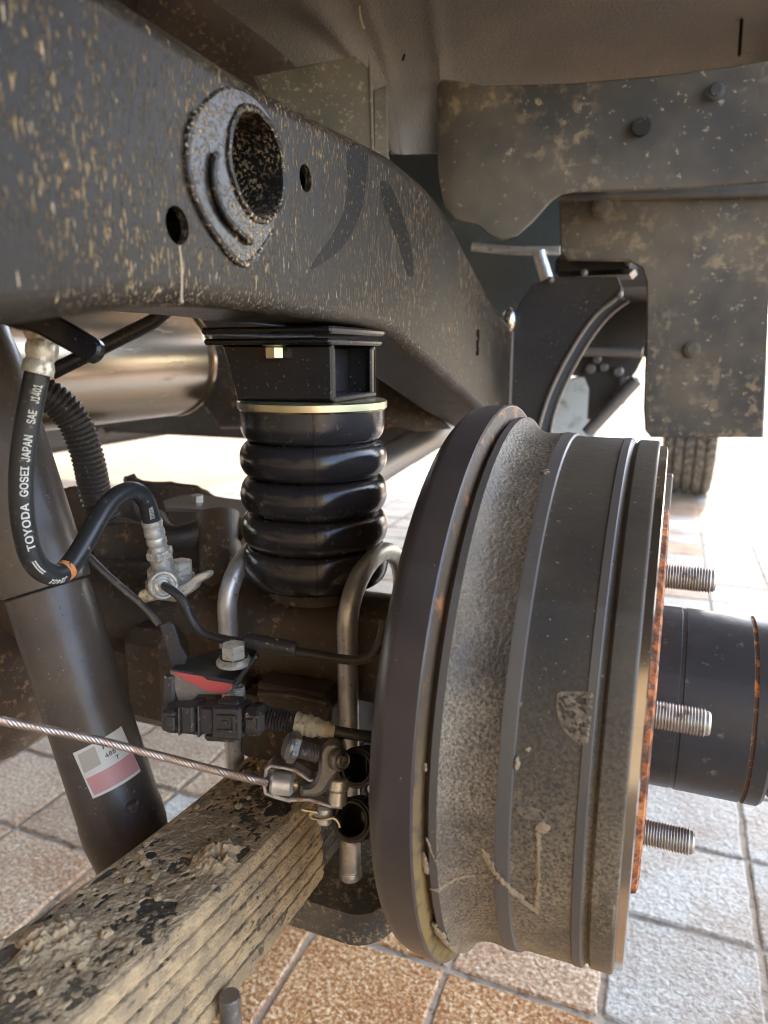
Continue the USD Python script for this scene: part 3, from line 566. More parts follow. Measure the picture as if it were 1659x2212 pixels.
lg = on(1443, 1065, s=.004); obj('drum_lug', rbox((.0035, lg[1], lg[2]), (.0066, .016, .030), .001), K['steel'], hb)

# ---------------------------------------------------------------- axle, leaf spring, U-bolts
ax = thing('axle_housing', 'brown dusty tubular rear axle housing with round differential', 'axle', (-.4, AU, AZ))
obj('axle_tube', lathe([(.046, -.12), (.046, -.135), (.041, -.14), (.041, -.50), (.055, -.56), (.085, -.60)], C, AX, 72, wob=lambda h, a: .0006*np.sin(a*3+h*40)), K['axle'], ax)
dm = trimesh.creation.icosphere(4, 1.); v = np.array(dm.vertices); v *= [.15, .15, .16]; v += (meshkit.fbm(v*22, 3)[:, None]-.5)*.012*np.sign(v+1e-9)*0+0; v *= 1+.05*(meshkit.fbm(v*18, 3, 2)[:, None]-.5); dm.vertices = v+[-.67, .47, -.262]
obj('differential', dm, K['axle'], ax)
obj('axle_flange', lathe([(.05, -.555), (.098, -.558), (.102, -.562), (.102, -.572), (.09, -.576)], C, AX, 60, wob=lambda h, a: .004*np.maximum(0, np.sin(a*5))**6), K['axle'], ax)
obj('pinion_nose', tube(spline([(-.66, .52, -.25), (-.66, .66, -.25), (-.66, .80, -.24)], 20), np.linspace(.085, .05, 20), 30), K['axle'], ax)
obj('spring_seat', cat(rbox((BS, AU, AZ-.055), (.078, .115, .052), .004), rbox((BS-.045, AU-.01, AZ-.045), (.006, .09, .07), .002)), K['axle'], ax, smooth=25)
obj('shock_mount', cat(rbox((-.40, AU-.005, AZ-.045), (.16, .085, .09), .018), rbox((-.36, AU-.03, AZ-.03), (.05, .07, .08), .01)), K['axle'], ax)
obj('stop_pad', lathe([(1e-4, 0), (.034, 0), (.036, -.002), (.036, -.014)], (BS, AU, AZ+.052), (0, 0, 1), 48), K['axle'], ax)
obj('bracket_rib', cat(prism(path([(555, 1476), (700, 1500), (716, 1530), (712, 1592), (600, 1600), (556, 1560)], u=.405), (0, .02, 0), bev=.002), tube(path([(560, 1497), (640, 1503), (708, 1520)], u=.4045), .003, 10)), K['axle'], ax)
abr = thing('axle_bracket', 'rusty dark bracket cluster bolted on top of the axle', 'bracket', on(420, 1150, t=.72))
for pts, t_, th_ in (([(270, 1025), (330, 1038), (420, 1050), (455, 1072), (470, 1085), (540, 1078), (560, 1075), (560, 1300), (200, 1300), (205, 1130), (235, 1085), (262, 1060)], .80, .02),
                     ([(140, 1050), (165, 1045), (195, 1070), (215, 1080), (262, 1062), (300, 1100), (330, 1180), (300, 1300), (120, 1300)], .70, .03),
                     ([(200, 1120), (330, 1150), (470, 1130), (540, 1160), (560, 1330), (180, 1330)], .64, .03)):
    obj('bracket_plate', prism(path(pts, t=t_), fwd*th_, fine=.012, bev=.003, fn=lambda v: v+(meshkit.fbm(v*45, 3)[:, None]-.5)*.012), K['axle'], abr)
obj('bracket_tab', patch([path([(352, 1082), (420, 1068), (480, 1074), (548, 1080)], t=.74), path([(358, 1098), (440, 1102), (480, 1112), (548, 1122)], t=.66)], 30, 8, .003), K['steel'], abr)
p_ = on(426, 1086, t=.70); obj('bolt', hexa(p_, p_+[0, 0, .008], .0065), K['alu'], abr)
obj('bracket_strut', tube(spline(path([(330, 1120, .60), (400, 1160, .59), (460, 1140, .60), (540, 1165, .60)]), 30), .011, 14), K['axle'], abr)
obj('bracket_post', tube(path([(470, 1110, .60), (480, 1290, .58)]), .018, 16), K['axle'], abr)

ls = thing('leaf_spring', 'muddy stack of steel spring leaves running towards the viewer', 'leaf spring', (BS, .25, -.30))
s0, s1 = -.2755, -.2095
def ztop(u): return -.2985+.36*(AU-u)**2*np.where(u > AU, .6, 1)
lt = .0122
for k in range(6):
    uu = np.linspace(.045+.012*k, .78-.05*k, 70); off = -k*(lt+.0010); wj = .0008*math.sin(k*2.3)
    rows = []
    for u_ in uu:
        z = float(ztop(u_))+off; a, b = s0+wj, s1+wj
        rows.append([(a, u_, z-lt*.5), (a+.0015, u_, z-.0015), (a+.005, u_, z), (b-.005, u_, z), (b-.0015, u_, z-.0015), (b, u_, z-lt*.35), (b, u_, z-lt*.65), (b-.0015, u_, z-lt+.0015), (b-.005, u_, z-lt), (a+.005, u_, z-lt), (a+.0015, u_, z-lt+.0015)])
    P = np.array(rows); P[..., 2] += (meshkit.fbm(P*60, 3, k)-.5)*.0012; n = P.shape[1]; i, j = np.meshgrid(np.arange(len(P)-1), np.arange(n), indexing='ij')
    f = np.stack([i*n+j, (i+1)*n+j, (i+1)*n+(j+1) % n, i*n+(j+1) % n], -1).reshape(-1, 4); f = np.vstack([f[:, [0, 1, 2]], f[:, [0, 2, 3]]])
    cap = np.array([[0, q, q+1] for q in range(1, n-1)]); f = np.vstack([f, cap, cap[:, ::-1]+(len(P)-1)*n])
    m = trimesh.Trimesh(P.reshape(-1, 3), f, process=False); m.fix_normals(); obj('spring_leaf', m, K['leaf'], ls, smooth=35)
# the crust of dried mud on the top leaf and in the joints of the side
nu, nv = 440, 110
U_, V_ = np.meshgrid(np.linspace(.05, .44, nu), np.linspace(0, 1, nv), indexing='ij')
X_ = s0+.0006+(s1-s0-.0012)*V_; q3 = np.stack([X_, U_, X_*0], -1)
h = .0012*meshkit.fbm(q3*90, 5, 3)+.0012*np.clip(meshkit.fbm(q3*45, 4, 9)-.5, 0, 1)*2
h += .0024*(meshkit.fbm(q3*[420, 300, 1], 4, 11)-.5)
cl = on(475, 1850, z=float(ztop(.29))); 
for (cx, cy_, cr, chh) in ((cl[0], cl[1], .011, .0075), (on(120, 2020, z=-.272)[0], on(120, 2020, z=-.272)[1], .014, .006)):
    d = np.hypot((X_-cx), (U_-cy_)*.8)/cr; h += chh*np.exp(-d**4)*(.25+1.2*meshkit.fbm(q3*430, 5, 21))
hole = meshkit.fbm(q3*[70, 42, 1], 3, 31); h -= .0040*np.clip((hole-.71)/.03, 0, 1)
edge = np.minimum(V_, 1-V_)*(s1-s0); h *= np.clip(edge/.003, 0, 1)**.5; h -= .0005
Zt = ztop(U_)+h; P = np.stack([X_, U_, Zt], -1); i, j = np.meshgrid(np.arange(nu-1), np.arange(nv-1), indexing='ij')
f = np.stack([i*nv+j, (i+1)*nv+j, (i+1)*nv+j+1, i*nv+j+1], -1).reshape(-1, 4); m = tm((P.reshape(-1, 3), f))
if m.face_normals[:, 2].mean() < 0: m.invert()
m.update_faces(h.reshape(-1)[m.faces].mean(1) > -.0020)
obj('mud_crust', m, K['mud'], ls, smooth=True)
# mud lying in streaks on the outer side
nu, nv = 330, 130
U_, V_ = np.meshgrid(np.linspace(.06, .40, nu), np.linspace(0, 1, nv), indexing='ij'); D_ = .080*V_
q3 = np.stack([D_, U_, D_*0], -1); kk = (D_/(lt+.0010)) % 1
jt = np.clip((np.abs(kk-.5)-.425)/.05, 0, 1)
h = .0010*(1-(2*kk-1)**2)+.0013*(meshkit.fbm(q3*[300, 210, 1], 4, 5)-.46)+.0011*(np.abs(meshkit.fbm(q3*[420, 240, 1], 3, 8)-.5)*2)-.0046*jt*(.5+meshkit.fbm(q3*[30, 30, 1], 2, 4))
P = np.stack([s1+.0003+np.clip(h, -.0042, .003), U_, ztop(U_)-D_], -1); i, j = np.meshgrid(np.arange(nu-1), np.arange(nv-1), indexing='ij')
f = np.stack([i*nv+j, (i+1)*nv+j, (i+1)*nv+j+1, i*nv+j+1], -1).reshape(-1, 4); m = tm((P.reshape(-1, 3), f))
if m.face_normals[:, 0].mean() < 0: m.invert()
m.update_faces((np.abs(kk-.5)+.05*(meshkit.fbm(q3*[90, 60, 1], 3, 17)-.5)).reshape(-1)[m.faces].mean(1) < .458)
obj('mud_streaks', m, K['mudside'], ls, smooth=True)
for k in range(34):
    u_ = RNG.uniform(.12, .40); x = RNG.uniform(s0+.004, s1-.004); r = RNG.uniform(.0010, .0026); ic = trimesh.creation.icosphere(1, r); ic.vertices = np.array(ic.vertices)*(1+.3*RNG.uniform(-1, 1, (len(ic.vertices), 1)))*[1, 1.2, .8]+[x, u_, float(ztop(u_))+.0022]
    obj('mud_crumb', ic, K['mud'], ls)
obj('rebound_pin', cyl(on(496, 2150, s=-.20), on(500, 2230, s=-.20), .006, 20), K['steel'], ls)

for k, (s_, lab) in enumerate(((-.192, 'bright zinc U-bolt on the drum side of the bump stop'), (-.2885, 'bright zinc U-bolt on the shock absorber side of the bump stop'))):
    ub = thing('u_bolt', lab, 'u-bolt', (s_, AU, -.37), 'zinc U-bolts over the axle')
    r = .0073; uf, ur = AU-.053, AU+.053; top = AZ+.055
    arc = [(s_, AU-.053*math.cos(q), top-.02+.038*math.sin(q)) for q in np.linspace(0, math.pi, 26)]
    pl = np.array([(s_, uf, -.376)]+[(s_, uf, z) for z in np.linspace(-.33, top-.03, 10)]+arc+[(s_, ur, z) for z in np.linspace(top-.03, -.376, 8)])
    obj('rod', tube(pl, r, 22), K['zinc'], ub, smooth=60)
    obj('sleeve_nut', lathe([(.0073, .030), (.0079, .029), (.0079, .006), (.0083, .005), (.0079, .004), (.0083, .003), (.0079, .002), (.0083, .001), (.0083, -.002)], (s_, uf, -.376), (0, 0, 1), 24), K['zinc'], ub)
spl_ = thing('spring_plate', 'dark dirty spring plate under the leaf stack at the U-bolt feet', 'spring plate', (BS, AU, -.40))
plp = sg.Polygon([(-.325, .40), (-.165, .40), (-.165, .55), (-.325, .55)]).buffer(-.02).buffer(.032)
mp = trimesh.creation.extrude_polygon(plp, .026, engine='earcut'); v, f = trimesh.remesh.subdivide_to_size(mp.vertices, mp.faces, .012); v = np.array(v)
v[:, 2] = -.405+v[:, 2]-np.where(v[:, 1] < .42, (.42-v[:, 1])*.25, 0); obj('pressed_plate', trimesh.Trimesh(v, f, process=False), K['leaf'], spl_, smooth=40)

# ---------------------------------------------------------------- shock absorber
sA, sB = on(97, 1254, t=.50), on(290, 1850, t=.505); sdx = (sB-sA)/np.linalg.norm(sB-sA); R_ = .0283
sk = thing('shock_absorber', 'dark tubular shock absorber with pink and white sticker near its foot', 'shock absorber', sB)
Lk = np.linalg.norm(sB-sA)
split = .006
obj('lower_tube', lathe([(R_-.0012, split), (R_, split+.001), (R_, Lk*.83), (R_+.0006, Lk*.835), (R_+.0006, Lk*.90), (R_*.9, Lk*1.02), (.02, Lk*1.05)], sA, sdx, 72), K['shock'], sk)
obj('upper_cover', lathe([(R_-.002, split-.0005), (R_+.0012, split-.0012), (R_+.0018, split-.004), (R_+.0018, -.16), (R_+.0005, -.17), (R_-.004, -.30), (.012, -.31)], sA, sdx, 72), K['shock'], sk)
def skp(d, a, r):
    x = np.cross(sdx, fwd); x /= np.linalg.norm(x); y = np.cross(sdx, x)
    if y@fwd > 0: y = -y
    if x@right < 0: x = -x
    return sA+np.outer(d, sdx)+(r*np.cos(a))[:, None]*y+(r*np.sin(a))[:, None]*x
def wrap(poly, dr_, t_=.0003):
    m = trimesh.creation.extrude_polygon(poly, t_, engine='earcut'); v, f = trimesh.remesh.subdivide_to_size(m.vertices, m.faces, .004, max_iter=12); v = np.array(v)
    return trimesh.Trimesh(skp(v[:, 1], v[:, 0]/R_, R_+dr_+v[:, 2]), f, process=False)
d0, d1 = Lk*.545, Lk*.745
lb = obj('label', wrap(sg.Polygon([(-.004, d0+.004), (.031, d0-.0005), (.035, d1-.007), (-.0005, d1-.004)]), .0002), K['labelwhite'], sk, label='white sticker with pink lower half on the tube')
obj('pink_field', wrap(sg.Polygon([(-.0005, d0+.023), (.033, d0+.019), (.034, d1-.009), (.0012, d1-.006)]), .0005), K['labelpink'], lb)
obj('white_field', wrap(sg.Polygon([(-.0012, d0+.006), (.0105, d0+.004), (.0110, d0+.017), (-.0006, d0+.019)]), .0005), K['white'], lb)
def wtext(txt, x, d, hgt, name='lettering'):
    m = meshkit.text_mesh(txt, hgt, .0002, True); v = np.array(m.vertices)
    obj(name, trimesh.Trimesh(skp(d-v[:, 1]-v[:, 0]*.10, (x+v[:, 0])/R_, R_+.0006+v[:, 2]), m.faces, process=False), K['ink'], lb)
wtext('TO', .013, d0+.0085, .0044); wtext('485', .0145, d0+.0145, .0028); wtext('T', .0205, d0+.0185, .0026)
obj('foot_rivet', cyl(skp(np.array([Lk*.80]), np.array([.75]), R_-.001)[0], skp(np.array([Lk*.80]), np.array([.75]), R_+.0035)[0], .0042, 18, .5), K['shock'], sk)

# ---------------------------------------------------------------- brake hose and its fittings
hp = spline(path([(84, 790, .352), (66, 880, .354), (50, 980, .358), (46, 1080, .364), (58, 1170, .372), (84, 1226, .382), (122, 1242, .394), (158, 1212, .408), (190, 1160, .420), (225, 1100, .436), (262, 1066, .452), (296, 1062, .466), (318, 1088, .478), (327, 1122, .486), (330, 1135, .488)]), 220)
hs = thing('brake_hose', 'ribbed black brake hose looping down with white print and orange band', 'brake hose', hp[0])
RH = .00585
obj('rubber_hose', tube(hp, RH, 72, wob=lambda i, a: 1+.022*np.cos(a*36)), K['hose'], hs, smooth=60)
t_, n_, b_ = frames(hp); arc_ = np.r_[0, np.cumsum(np.linalg.norm(np.diff(hp, axis=0), axis=1))]
def hosept(d, a, r):
    c = np.stack([np.interp(d, arc_, hp[:, k]) for k in range(3)], 1); T = np.stack([np.interp(d, arc_, t_[:, k]) for k in range(3)], 1); T /= np.linalg.norm(T, axis=1, keepdims=True)
    tocam = -c/np.linalg.norm(c, axis=1, keepdims=True); y = tocam-T*(tocam*T).sum(1, keepdims=True); y /= np.linalg.norm(y, axis=1, keepdims=True); x = np.cross(T, y)
    return c+(r*np.cos(a))[:, None]*y+(r*np.sin(a))[:, None]*x
def dist_at(px, py):
    dp = hp@fwd; q = np.stack([829.5+FPX*(hp@right)/dp, 1106-FPX*(hp@upv)/dp], 1); return arc_[np.argmin(np.hypot(q[:, 0]-px, q[:, 1]-py))]
def htext(txt, dst, hgt, a0=0., flip=1, name='lettering', length=None):
    m = meshkit.text_mesh(txt, hgt, .0002, True); v = np.array(m.vertices); w = v[:, 0].max(); k = (length/w) if length else 1
    vv, f = trimesh.remesh.subdivide_to_size(v, m.faces, .003, max_iter=8); v = np.array(vv)
    obj(name, trimesh.Trimesh(hosept(dst-flip*v[:, 0]*k, a0+flip*(v[:, 1]-hgt/2)/RH, RH*1.018+.0001+v[:, 2]), f, process=False), K['white'], hs, smooth=False)
for txt, y0, y1 in (('TOYODA', 1180, 1080), ('GOSEI', 1066, 1004), ('JAPAN', 992, 935), ('SAE', 914, 880), ('J1401', 868, 826)):
    xa = np.interp(y0, [800, 1180], [80, 62]); da = dist_at(64, y0); db = dist_at(64, y1)
    htext(txt, da, .0036, -.22, 1, length=abs(da-db))
htext('J1401', dist_at(125, 1243), .0030, .55, 1, length=.0085); htext('TOYODA', dist_at(326, 1112), .0028, -.15, 1, length=.011)
obj('tick_mark', trimesh.util.concatenate([tm(tube(hosept(np.linspace(dist_at(72, 1200), dist_at(84, 1226), 8), np.full(8, q), RH*1.02*np.ones(8)), .00045, 6)) for q in (-.1, .12)]), K['white'], hs)
db_ = dist_at(138, 1232); dd = np.linspace(db_-.0022, db_+.0022, 6)
aa = np.linspace(-1.9, 1.9, 60); g_ = np.array([hosept(np.full(60, d), aa, np.full(60, RH*1.024)) for d in dd]); obj('orange_band', patch(g_, 60, 8, .0003), K['orange'], hs)
T0 = -t_[0]
obj('crimp_collar', lathe([(RH, -.004), (.0074, -.004), (.0076, -.001), (.0070, .0015), (.0064, .003), (.0072, .0055), (.0075, .0085), (.0070, .0115), (.0060, .013), (.0060, .016)], hp[0], T0, 40, wob=lambda h, a: .00035*np.cos(a*6)*((h > .004) & (h < .012))), K['alu'], hs)
q = hp[0]+T0*.015; obj('inlet_nut', cat(trimesh.creation.icosphere(3, .0078).apply_translation(q+[-.002, 0, .002]), rbox(q+[-.004, 0, .004], (.018, .010, .008), .003)), K['alu'], hs)
T1 = t_[-1]; e1 = hp[-1]
obj('crimp_collar', lathe([(RH, -.006), (.0070, -.006), (.0072, -.004), (.0068, -.002), (.0064, 0), (.0070, .002), (.0071, .005), (.0062, .0065), (.0070, .0085), (.0070, .0115), (.0061, .013), (.0064, .015), (.0064, .018)], e1+T1*.002, T1, 40), K['alu'], hs)
obj('hex_collar', hexa(e1+T1*.0185, e1+T1*.0245, .0096), K['alu'], hs, smooth=20)
hbk = thing('hose_bracket', 'black rounded hose bracket tongue under the frame rail', 'bracket', on(120, 730, t=.335))
po = path([(-60, 668), (10, 700), (60, 712), (100, 732), (160, 765), (182, 778), (196, 779), (211, 768), (216, 752), (213, 736), (195, 722), (140, 690), (90, 672)], t=.336)
obj('tongue', prism(catmull(po, 4), fwd*.006, bev=.0015), K['gloss'], hbk, smooth=30)
ft = thing('brake_fitting', 'dirty alloy brake junction on the axle under the hose end', 'brake fitting', on(350, 1260, t=.50))
e2 = e1+T1*.0245
bc = on(352, 1238, t=.505)
obj('junction_body', cat(cyl(e2, e2+T1*.02, .0080, 20), rbox(on(350, 1250, t=.503), (.020, .017, .022), .005), rbox(on(362, 1268, t=.512), (.030, .02, .016), .004)), K['alu'], ft, smooth=40)
w0 = on(352, 1264, t=.484); dn = -w0/np.linalg.norm(w0)
obj('union_ring', lathe([(.0100, -.006), (.0102, .001), (.0092, .0025), (.0080, .0022), (.0070, .0034), (.0058, .0030), (.0042, .0036), (.0038, .0016), (1e-4, .0014)], w0, dn+np.array([.35, 0, 0]), 36), K['alu'], ft)
obj('mount_flange', prism(catmull(path([(296, 1288), (310, 1272), (350, 1276), (396, 1262), (420, 1244), (445, 1234), (453, 1240), (446, 1250), (428, 1260), (420, 1272), (398, 1286), (340, 1296), (308, 1302)], t=.497), 4), fwd*.012, bev=.001), K['alu'], ft)
q = on(390, 1228, t=.515); obj('bleed_bolt', cat(hexa(q-[0, 0, .004], q+[0, 0, .006], .0088), cyl(q-[0, 0, .012], q-[0, 0, .003], .0095, 20)), K['alu'], ft, smooth=25)
bl = thing('brake_pipe', 'thin black brake pipe bending from junction across axle to drum', 'brake pipe', on(500, 1380, t=.46))
obj('pipe', tube(spline(path([(356, 1266, .476), (372, 1276, .470), (396, 1300, .468), (412, 1335, .468), (432, 1362, .468), (470, 1378, .466), (500, 1384, .462), (560, 1394, .455), (660, 1411, .446), (740, 1424, .440), (780, 1425, .436), (806, 1412, .434), (820, 1388, .434), (830, 1340, .436)]), 120), .0030, 14), K['black'], bl)
obj('pipe_sleeve', tube(spline(path([(528, 1382, .453), (580, 1392, .450), (640, 1403, .447)]), 20), np.r_[.0035, np.full(18, .0052), .0042], 14), K['plastic'], bl)
sp2 = thing('steel_pipe', 'bare grey steel pipe end slanting behind the brake hose', 'pipe', on(260, 1270, t=.50))
obj('pipe', tube(spline(path([(130, 1140, .52), (185, 1195, .51), (250, 1258, .50), (312, 1312, .495), (344, 1350, .492)]), 50), .0026, 14), K['steel'], sp2)

# ---------------------------------------------------------------- harness bracket and plug
hk = thing('harness_bracket', 'black folded harness bracket with painted-in red reflection under a flanged bolt', 'bracket', on(450, 1430, t=.44))
obj('top_plate', patch([path([(384, 1432, .452), (440, 1412, .468), (500, 1396, .472), (556, 1405, .470)]), path([(370, 1448, .432), (420, 1456, .428), (470, 1464, .426), (506, 1470, .424)])], 30, 12, .0025), K['black'], hk)
obj('arm', prism(path([(343, 1350), (362, 1343), (376, 1352), (390, 1398), (404, 1420), (396, 1444), (370, 1448), (358, 1400)], t=.447), fwd*.003, bev=.0008), K['black'], hk)
obj('front_fold', prism(path([(366, 1446), (420, 1456), (506, 1472), (502, 1492), (490, 1500), (428, 1501), (416, 1516), (398, 1524), (386, 1518), (372, 1480)], t=.428), fwd*.002, bev=.0005), K['steel'], hk)
obj('red_patch', prism(path([(370, 1450), (430, 1460), (503, 1474), (499, 1490), (484, 1498), (450, 1494), (410, 1474)], t=.4272), fwd*.0006), K['red'], hk)  # reflection on the fold, put in as red colour
obj('lock_tab', prism(path([(508, 1468), (552, 1416), (556, 1422), (534, 1450), (520, 1470), (512, 1484)], t=.43), fwd*.008, bev=.001), K['black'], hk)
bb = on(506, 1432, t=.436); uz = np.array([0, .0, 1.])
obj('bolt', cat(lathe([(1e-4, 0), (.0108, 0), (.0110, .0016), (.0098, .0032), (.0085, .0042)], bb, uz, 30), hexa(bb+uz*.0035, bb+uz*.0125, .0076)), K['alu'], hk, smooth=25)
q = on(512, 1482, t=.436); obj('bolt_thread', lathe(sum([[(.0042, -.0014*k), (.0049, -.0014*k-.0007)] for k in range(9)], [])+[(.003, -.0135), (1e-4, -.0135)], q, uz, 20), K['alu'], hk)
pg = thing('sensor_plug', 'dark plastic sensor plug with taped cable leading behind the drum', 'cable plug', on(470, 1560, t=.42))
A_, B_ = on(362, 1545, t=.425), on(584, 1556, t=.412); xd = (B_-A_); Lp = np.linalg.norm(xd); xd /= Lp; yd = np.cross(fwd, xd); yd /= np.linalg.norm(yd); zd = np.cross(xd, yd)
if yd[2] < 0: yd, zd = -yd, -zd
def pb(a, b, lo, hi, dp, off=0., bev=.0015): return rbox(A_+xd*Lp*(a+b)/2+yd*(lo+hi)/2-fwd*off, (Lp*(b-a), hi-lo, dp), bev, [xd, yd, zd])
obj('plug_housing', cat(pb(0, .36, -.0085, .0080, .018, 0, .003), pb(.02, .16, -.0065, .006, .022), pb(.20, .33, -.0075, .0092, .019), pb(.36, .52, -.0075, .0085, .017)), K['plastic'], pg, smooth=25)
obj('socket_housing', cat(pb(.50, .78, -.0098, .0096, .020), pb(.76, .98, -.0080, .0088, .019, 0, .004), pb(.52, .74, .0080, .0120, .012), pb(.40, .70, -.0125, -.008, .012)), K['plastic'], pg, smooth=25)
obj('latch', cat(pb(.53, .70, -.0045, -.0032, .004, .0098, .0004), pb(.53, .70, .0040, .0052, .004, .0098, .0004), pb(.68, .71, -.0045, .0052, .004, .0098, .0004), pb(.57, .63, -.0012, .0018, .003, .0098, .0004), pb(.80, .90, -.0030, .0035, .003, .0096, .0006), pb(.04, .13, -.0035, .003, .003, .0108, .0006), pb(.165, .18, -.008, .0085, .004, .0100, .0005), pb(.345, .365, -.0088, .0095, .004, .0090, .0005)), K['plastic'], pg, smooth=25)
obj('cable_clip', pb(-.06, .06, .004, .024, .004, -.004), K['plastic'], pg)
cvp = spline(path([(580, 1550, .412), (610, 1556, .411), (644, 1563, .410)]), 70); obj('corrugated_sleeve', tube(cvp, .0056+.0009*np.sin(np.arange(70)*2*np.pi/7), 20), K['plastic'], pg)
tpp = spline(path([(638, 1562, .410), (668, 1568, .409), (700, 1575, .408), (722, 1579, .408)]), 50)
obj('tape_wrap', tube(tpp, np.interp(np.arange(50), [0, 20, 38, 49], [.0064, .0062, .0048, .0040])*(1+.05*np.sin(np.arange(50)*.8)), 18, wob=lambda i, a: 1+.05*np.sin(a*3+i*.5)), K['tape'], pg)
obj('cable', tube(spline(path([(715, 1578, .408), (760, 1586, .407), (812, 1592, .410)]), 20), .0033, 14), K['black'], pg)

# ---------------------------------------------------------------- parking brake cable and lever at the backing plate
def cr(x, y): return (x*.1823+540, y*.1823+1539)
cbp = spline(path([(-60, 1540, .345), (0, 1556, .352), (150, 1586, .368), (300, 1621, .382), (450, 1660, .392), (578, 1690, .400)]), 240)
pc = thing('parking_brake_cable', 'twisted bare steel parking brake cable crossing in front of the shock', 'cable', cbp[0])
ct, cn_, cbn = frames(cbp); ln = np.r_[0, np.cumsum(np.linalg.norm(np.diff(cbp, axis=0), axis=1))]
for k in range(7):
    ph = ln/.016*2*np.pi+k*2*np.pi/7; obj('strand', tube(cbp+.00155*(np.cos(ph)[:, None]*cn_+np.sin(ph)[:, None]*cbn), .00078, 8), K['cable'], pc)
TC = .402; hf = np.array([-sh, ch, 0])
def strap(pts, w, t_=TC, dep=.012, bev=.0006):
    ln_ = sg.LineString(path(pts, t=t_)@np.stack([right, upv]).T).buffer(w/2, join_style=1, cap_style=2); e = np.array(ln_.exterior.coords)[:-1]
    return prism(e[:, :1]*right+e[:, 1:]*upv+fwd*t_, fwd*dep, bev=bev)
cv = thing('cable_clevis', 'grey rust-edged steel clevis holding the cable end nut', 'clevis', on(640, 1690, t=TC))
obj('clevis_strap', strap([cr(1095, 1130), cr(950, 1115), cr(800, 1070), cr(700, 1035), cr(600, 1040), cr(450, 1050), cr(300, 1010), cr(180, 960), cr(165, 850), cr(195, 680), cr(240, 640), cr(400, 660), cr(520, 690), cr(620, 750), cr(700, 810), cr(760, 810)], .0021), K['clevis'], cv, smooth=30)
obj('clevis_back', prism(path([cr(180, 660), cr(540, 710), cr(560, 1000), cr(170, 950)], t=TC+.011), fwd*.0015), K['clevis'], cv)
a_, b2_ = on(*cr(245, 830), t=TC+.003), on(*cr(520, 850), t=TC+.003)
obj('barrel_nut', cyl(a_, b2_, .0066, 30, .25), K['zinc'], cv); obj('cable_tip', cyl(b2_, b2_+(b2_-a_)*.2, .0026, 12), K['goldzinc'], cv)
q0, q1 = on(*cr(895, 1100), t=TC+.006), on(*cr(880, 1320), t=TC+.006); obj('clevis_pin', cyl(q0, q1, .0045, 24, .3), K['zinc'], cv)
obj('cotter_clip', tube(spline(path([cr(*p)+(TC-.0005+.003*k,) for k, p in zip((0, 0, 0, .2, .6, .3, 0, 0, 0, 0), ((615, 1145), (700, 1165), (800, 1185), (740, 1195), (715, 1230), (800, 1265), (900, 1265), (990, 1250), (1040, 1290), (1065, 1360)))]), 60), .0009, 10), K['goldzinc'], cv)
pl_ = thing('brake_lever', 'dark cast brake lever with adjuster bolt beside the drum', 'lever', on(700, 1660, t=TC))
lev = catmull(path([cr(*p) for p in ((595, 1000), (602, 885), (720, 862), (790, 760), (812, 620), (815, 480), (875, 380), (960, 345), (1080, 370), (1132, 470), (1118, 590), (1060, 720), (965, 840), (905, 940), (810, 1002), (700, 1012))], t=TC-.004), 4)
obj('lever_arm', prism(lev, fwd*.011, bev=.0022), K['steel'], pl_, smooth=40)
q0, q1 = on(*cr(1010, 540), t=TC-.003), on(*cr(1090, 575), t=TC-.008); obj('boss', cat(cyl(q0, q1, .0062, 24, .2), cyl(q1, q1+(q1-q0)*.25, .0045, 20, .3)), K['steel'], pl_)
a_, b2_ = on(*cr(470, 400), t=TC-.004), on(*cr(830, 500), t=TC+.001); dd_ = (b2_-a_)/np.linalg.norm(b2_-a_); Lb = np.linalg.norm(b2_-a_)
obj('adjuster_bolt', cat(lathe([(1e-4, -.0028), (.0062, -.0028), (.0076, -.0012), (.0076, .0006)], a_, dd_, 24), hexa(a_, a_+dd_*.0048, .0088), lathe([(.0050, .0045)]+sum([[(.0044, .0055+k*.0015), (.0051, .0062+k*.0015)] for k in range(int((Lb-.006)/.0015))], []), a_, dd_, 24)), K['steel'], pl_, smooth=25)
q0 = on(*cr(1050, 760), t=TC+.004); obj('pivot_sleeve', cat(cyl(q0, on(*cr(1045, 905), t=TC+.004), .0066, 24, .15), cyl(on(*cr(1040, 905), t=TC+.005), on(*cr(1035, 1085), t=TC+.005), .0058, 24)), K['zinc'], pl_)
for k, (x, y, rr_) in enumerate(((1265, 655, .0105), (1200, 1275, .0115))):
    g = thing('return_spring_cup', ('upper' if k == 0 else 'lower')+' black coiled rubber cup beside the brake lever', 'rubber cup', on(*cr(x, y), t=.405))
    o0 = on(*cr(x, y), t=.404); dv = on(*cr(x+190, y-60), t=.432)-o0; dv /= np.linalg.norm(dv)
    pr_ = [(rr_+.0009*math.sin(q*2*math.pi*5), q*.020) for q in np.linspace(0, 1, 51)]
    pin = [(rr_-.0016+.0009*math.sin(q*2*math.pi*5), q*.020) for q in np.linspace(1, 0, 51)]
    obj('cup_wall', lathe([(1e-4, .019)]+pin[::-1][::-1]+pr_[:1]+pr_+[(1e-4, .021)], o0, dv, 40), K['rubber'], g, smooth=50)
    obj('cup_rim', lathe([(rr_-.0018+.0012*math.cos(q), .0012*math.sin(q)) for q in np.linspace(0, 2*math.pi, 10)], o0, dv, 40), K['rubber'], g)
sb = thing('backing_bracket', 'thin black bracket strip standing against the backing plate', 'bracket', on(795, 1700, t=.41))
obj('strip', strap([cr(1375, 540), cr(1390, 800), cr(1370, 920), cr(1410, 1000), cr(1400, 1200), cr(1400, 1500), cr(1290, 1540)], .0016, .405, .016), K['gloss'], sb)

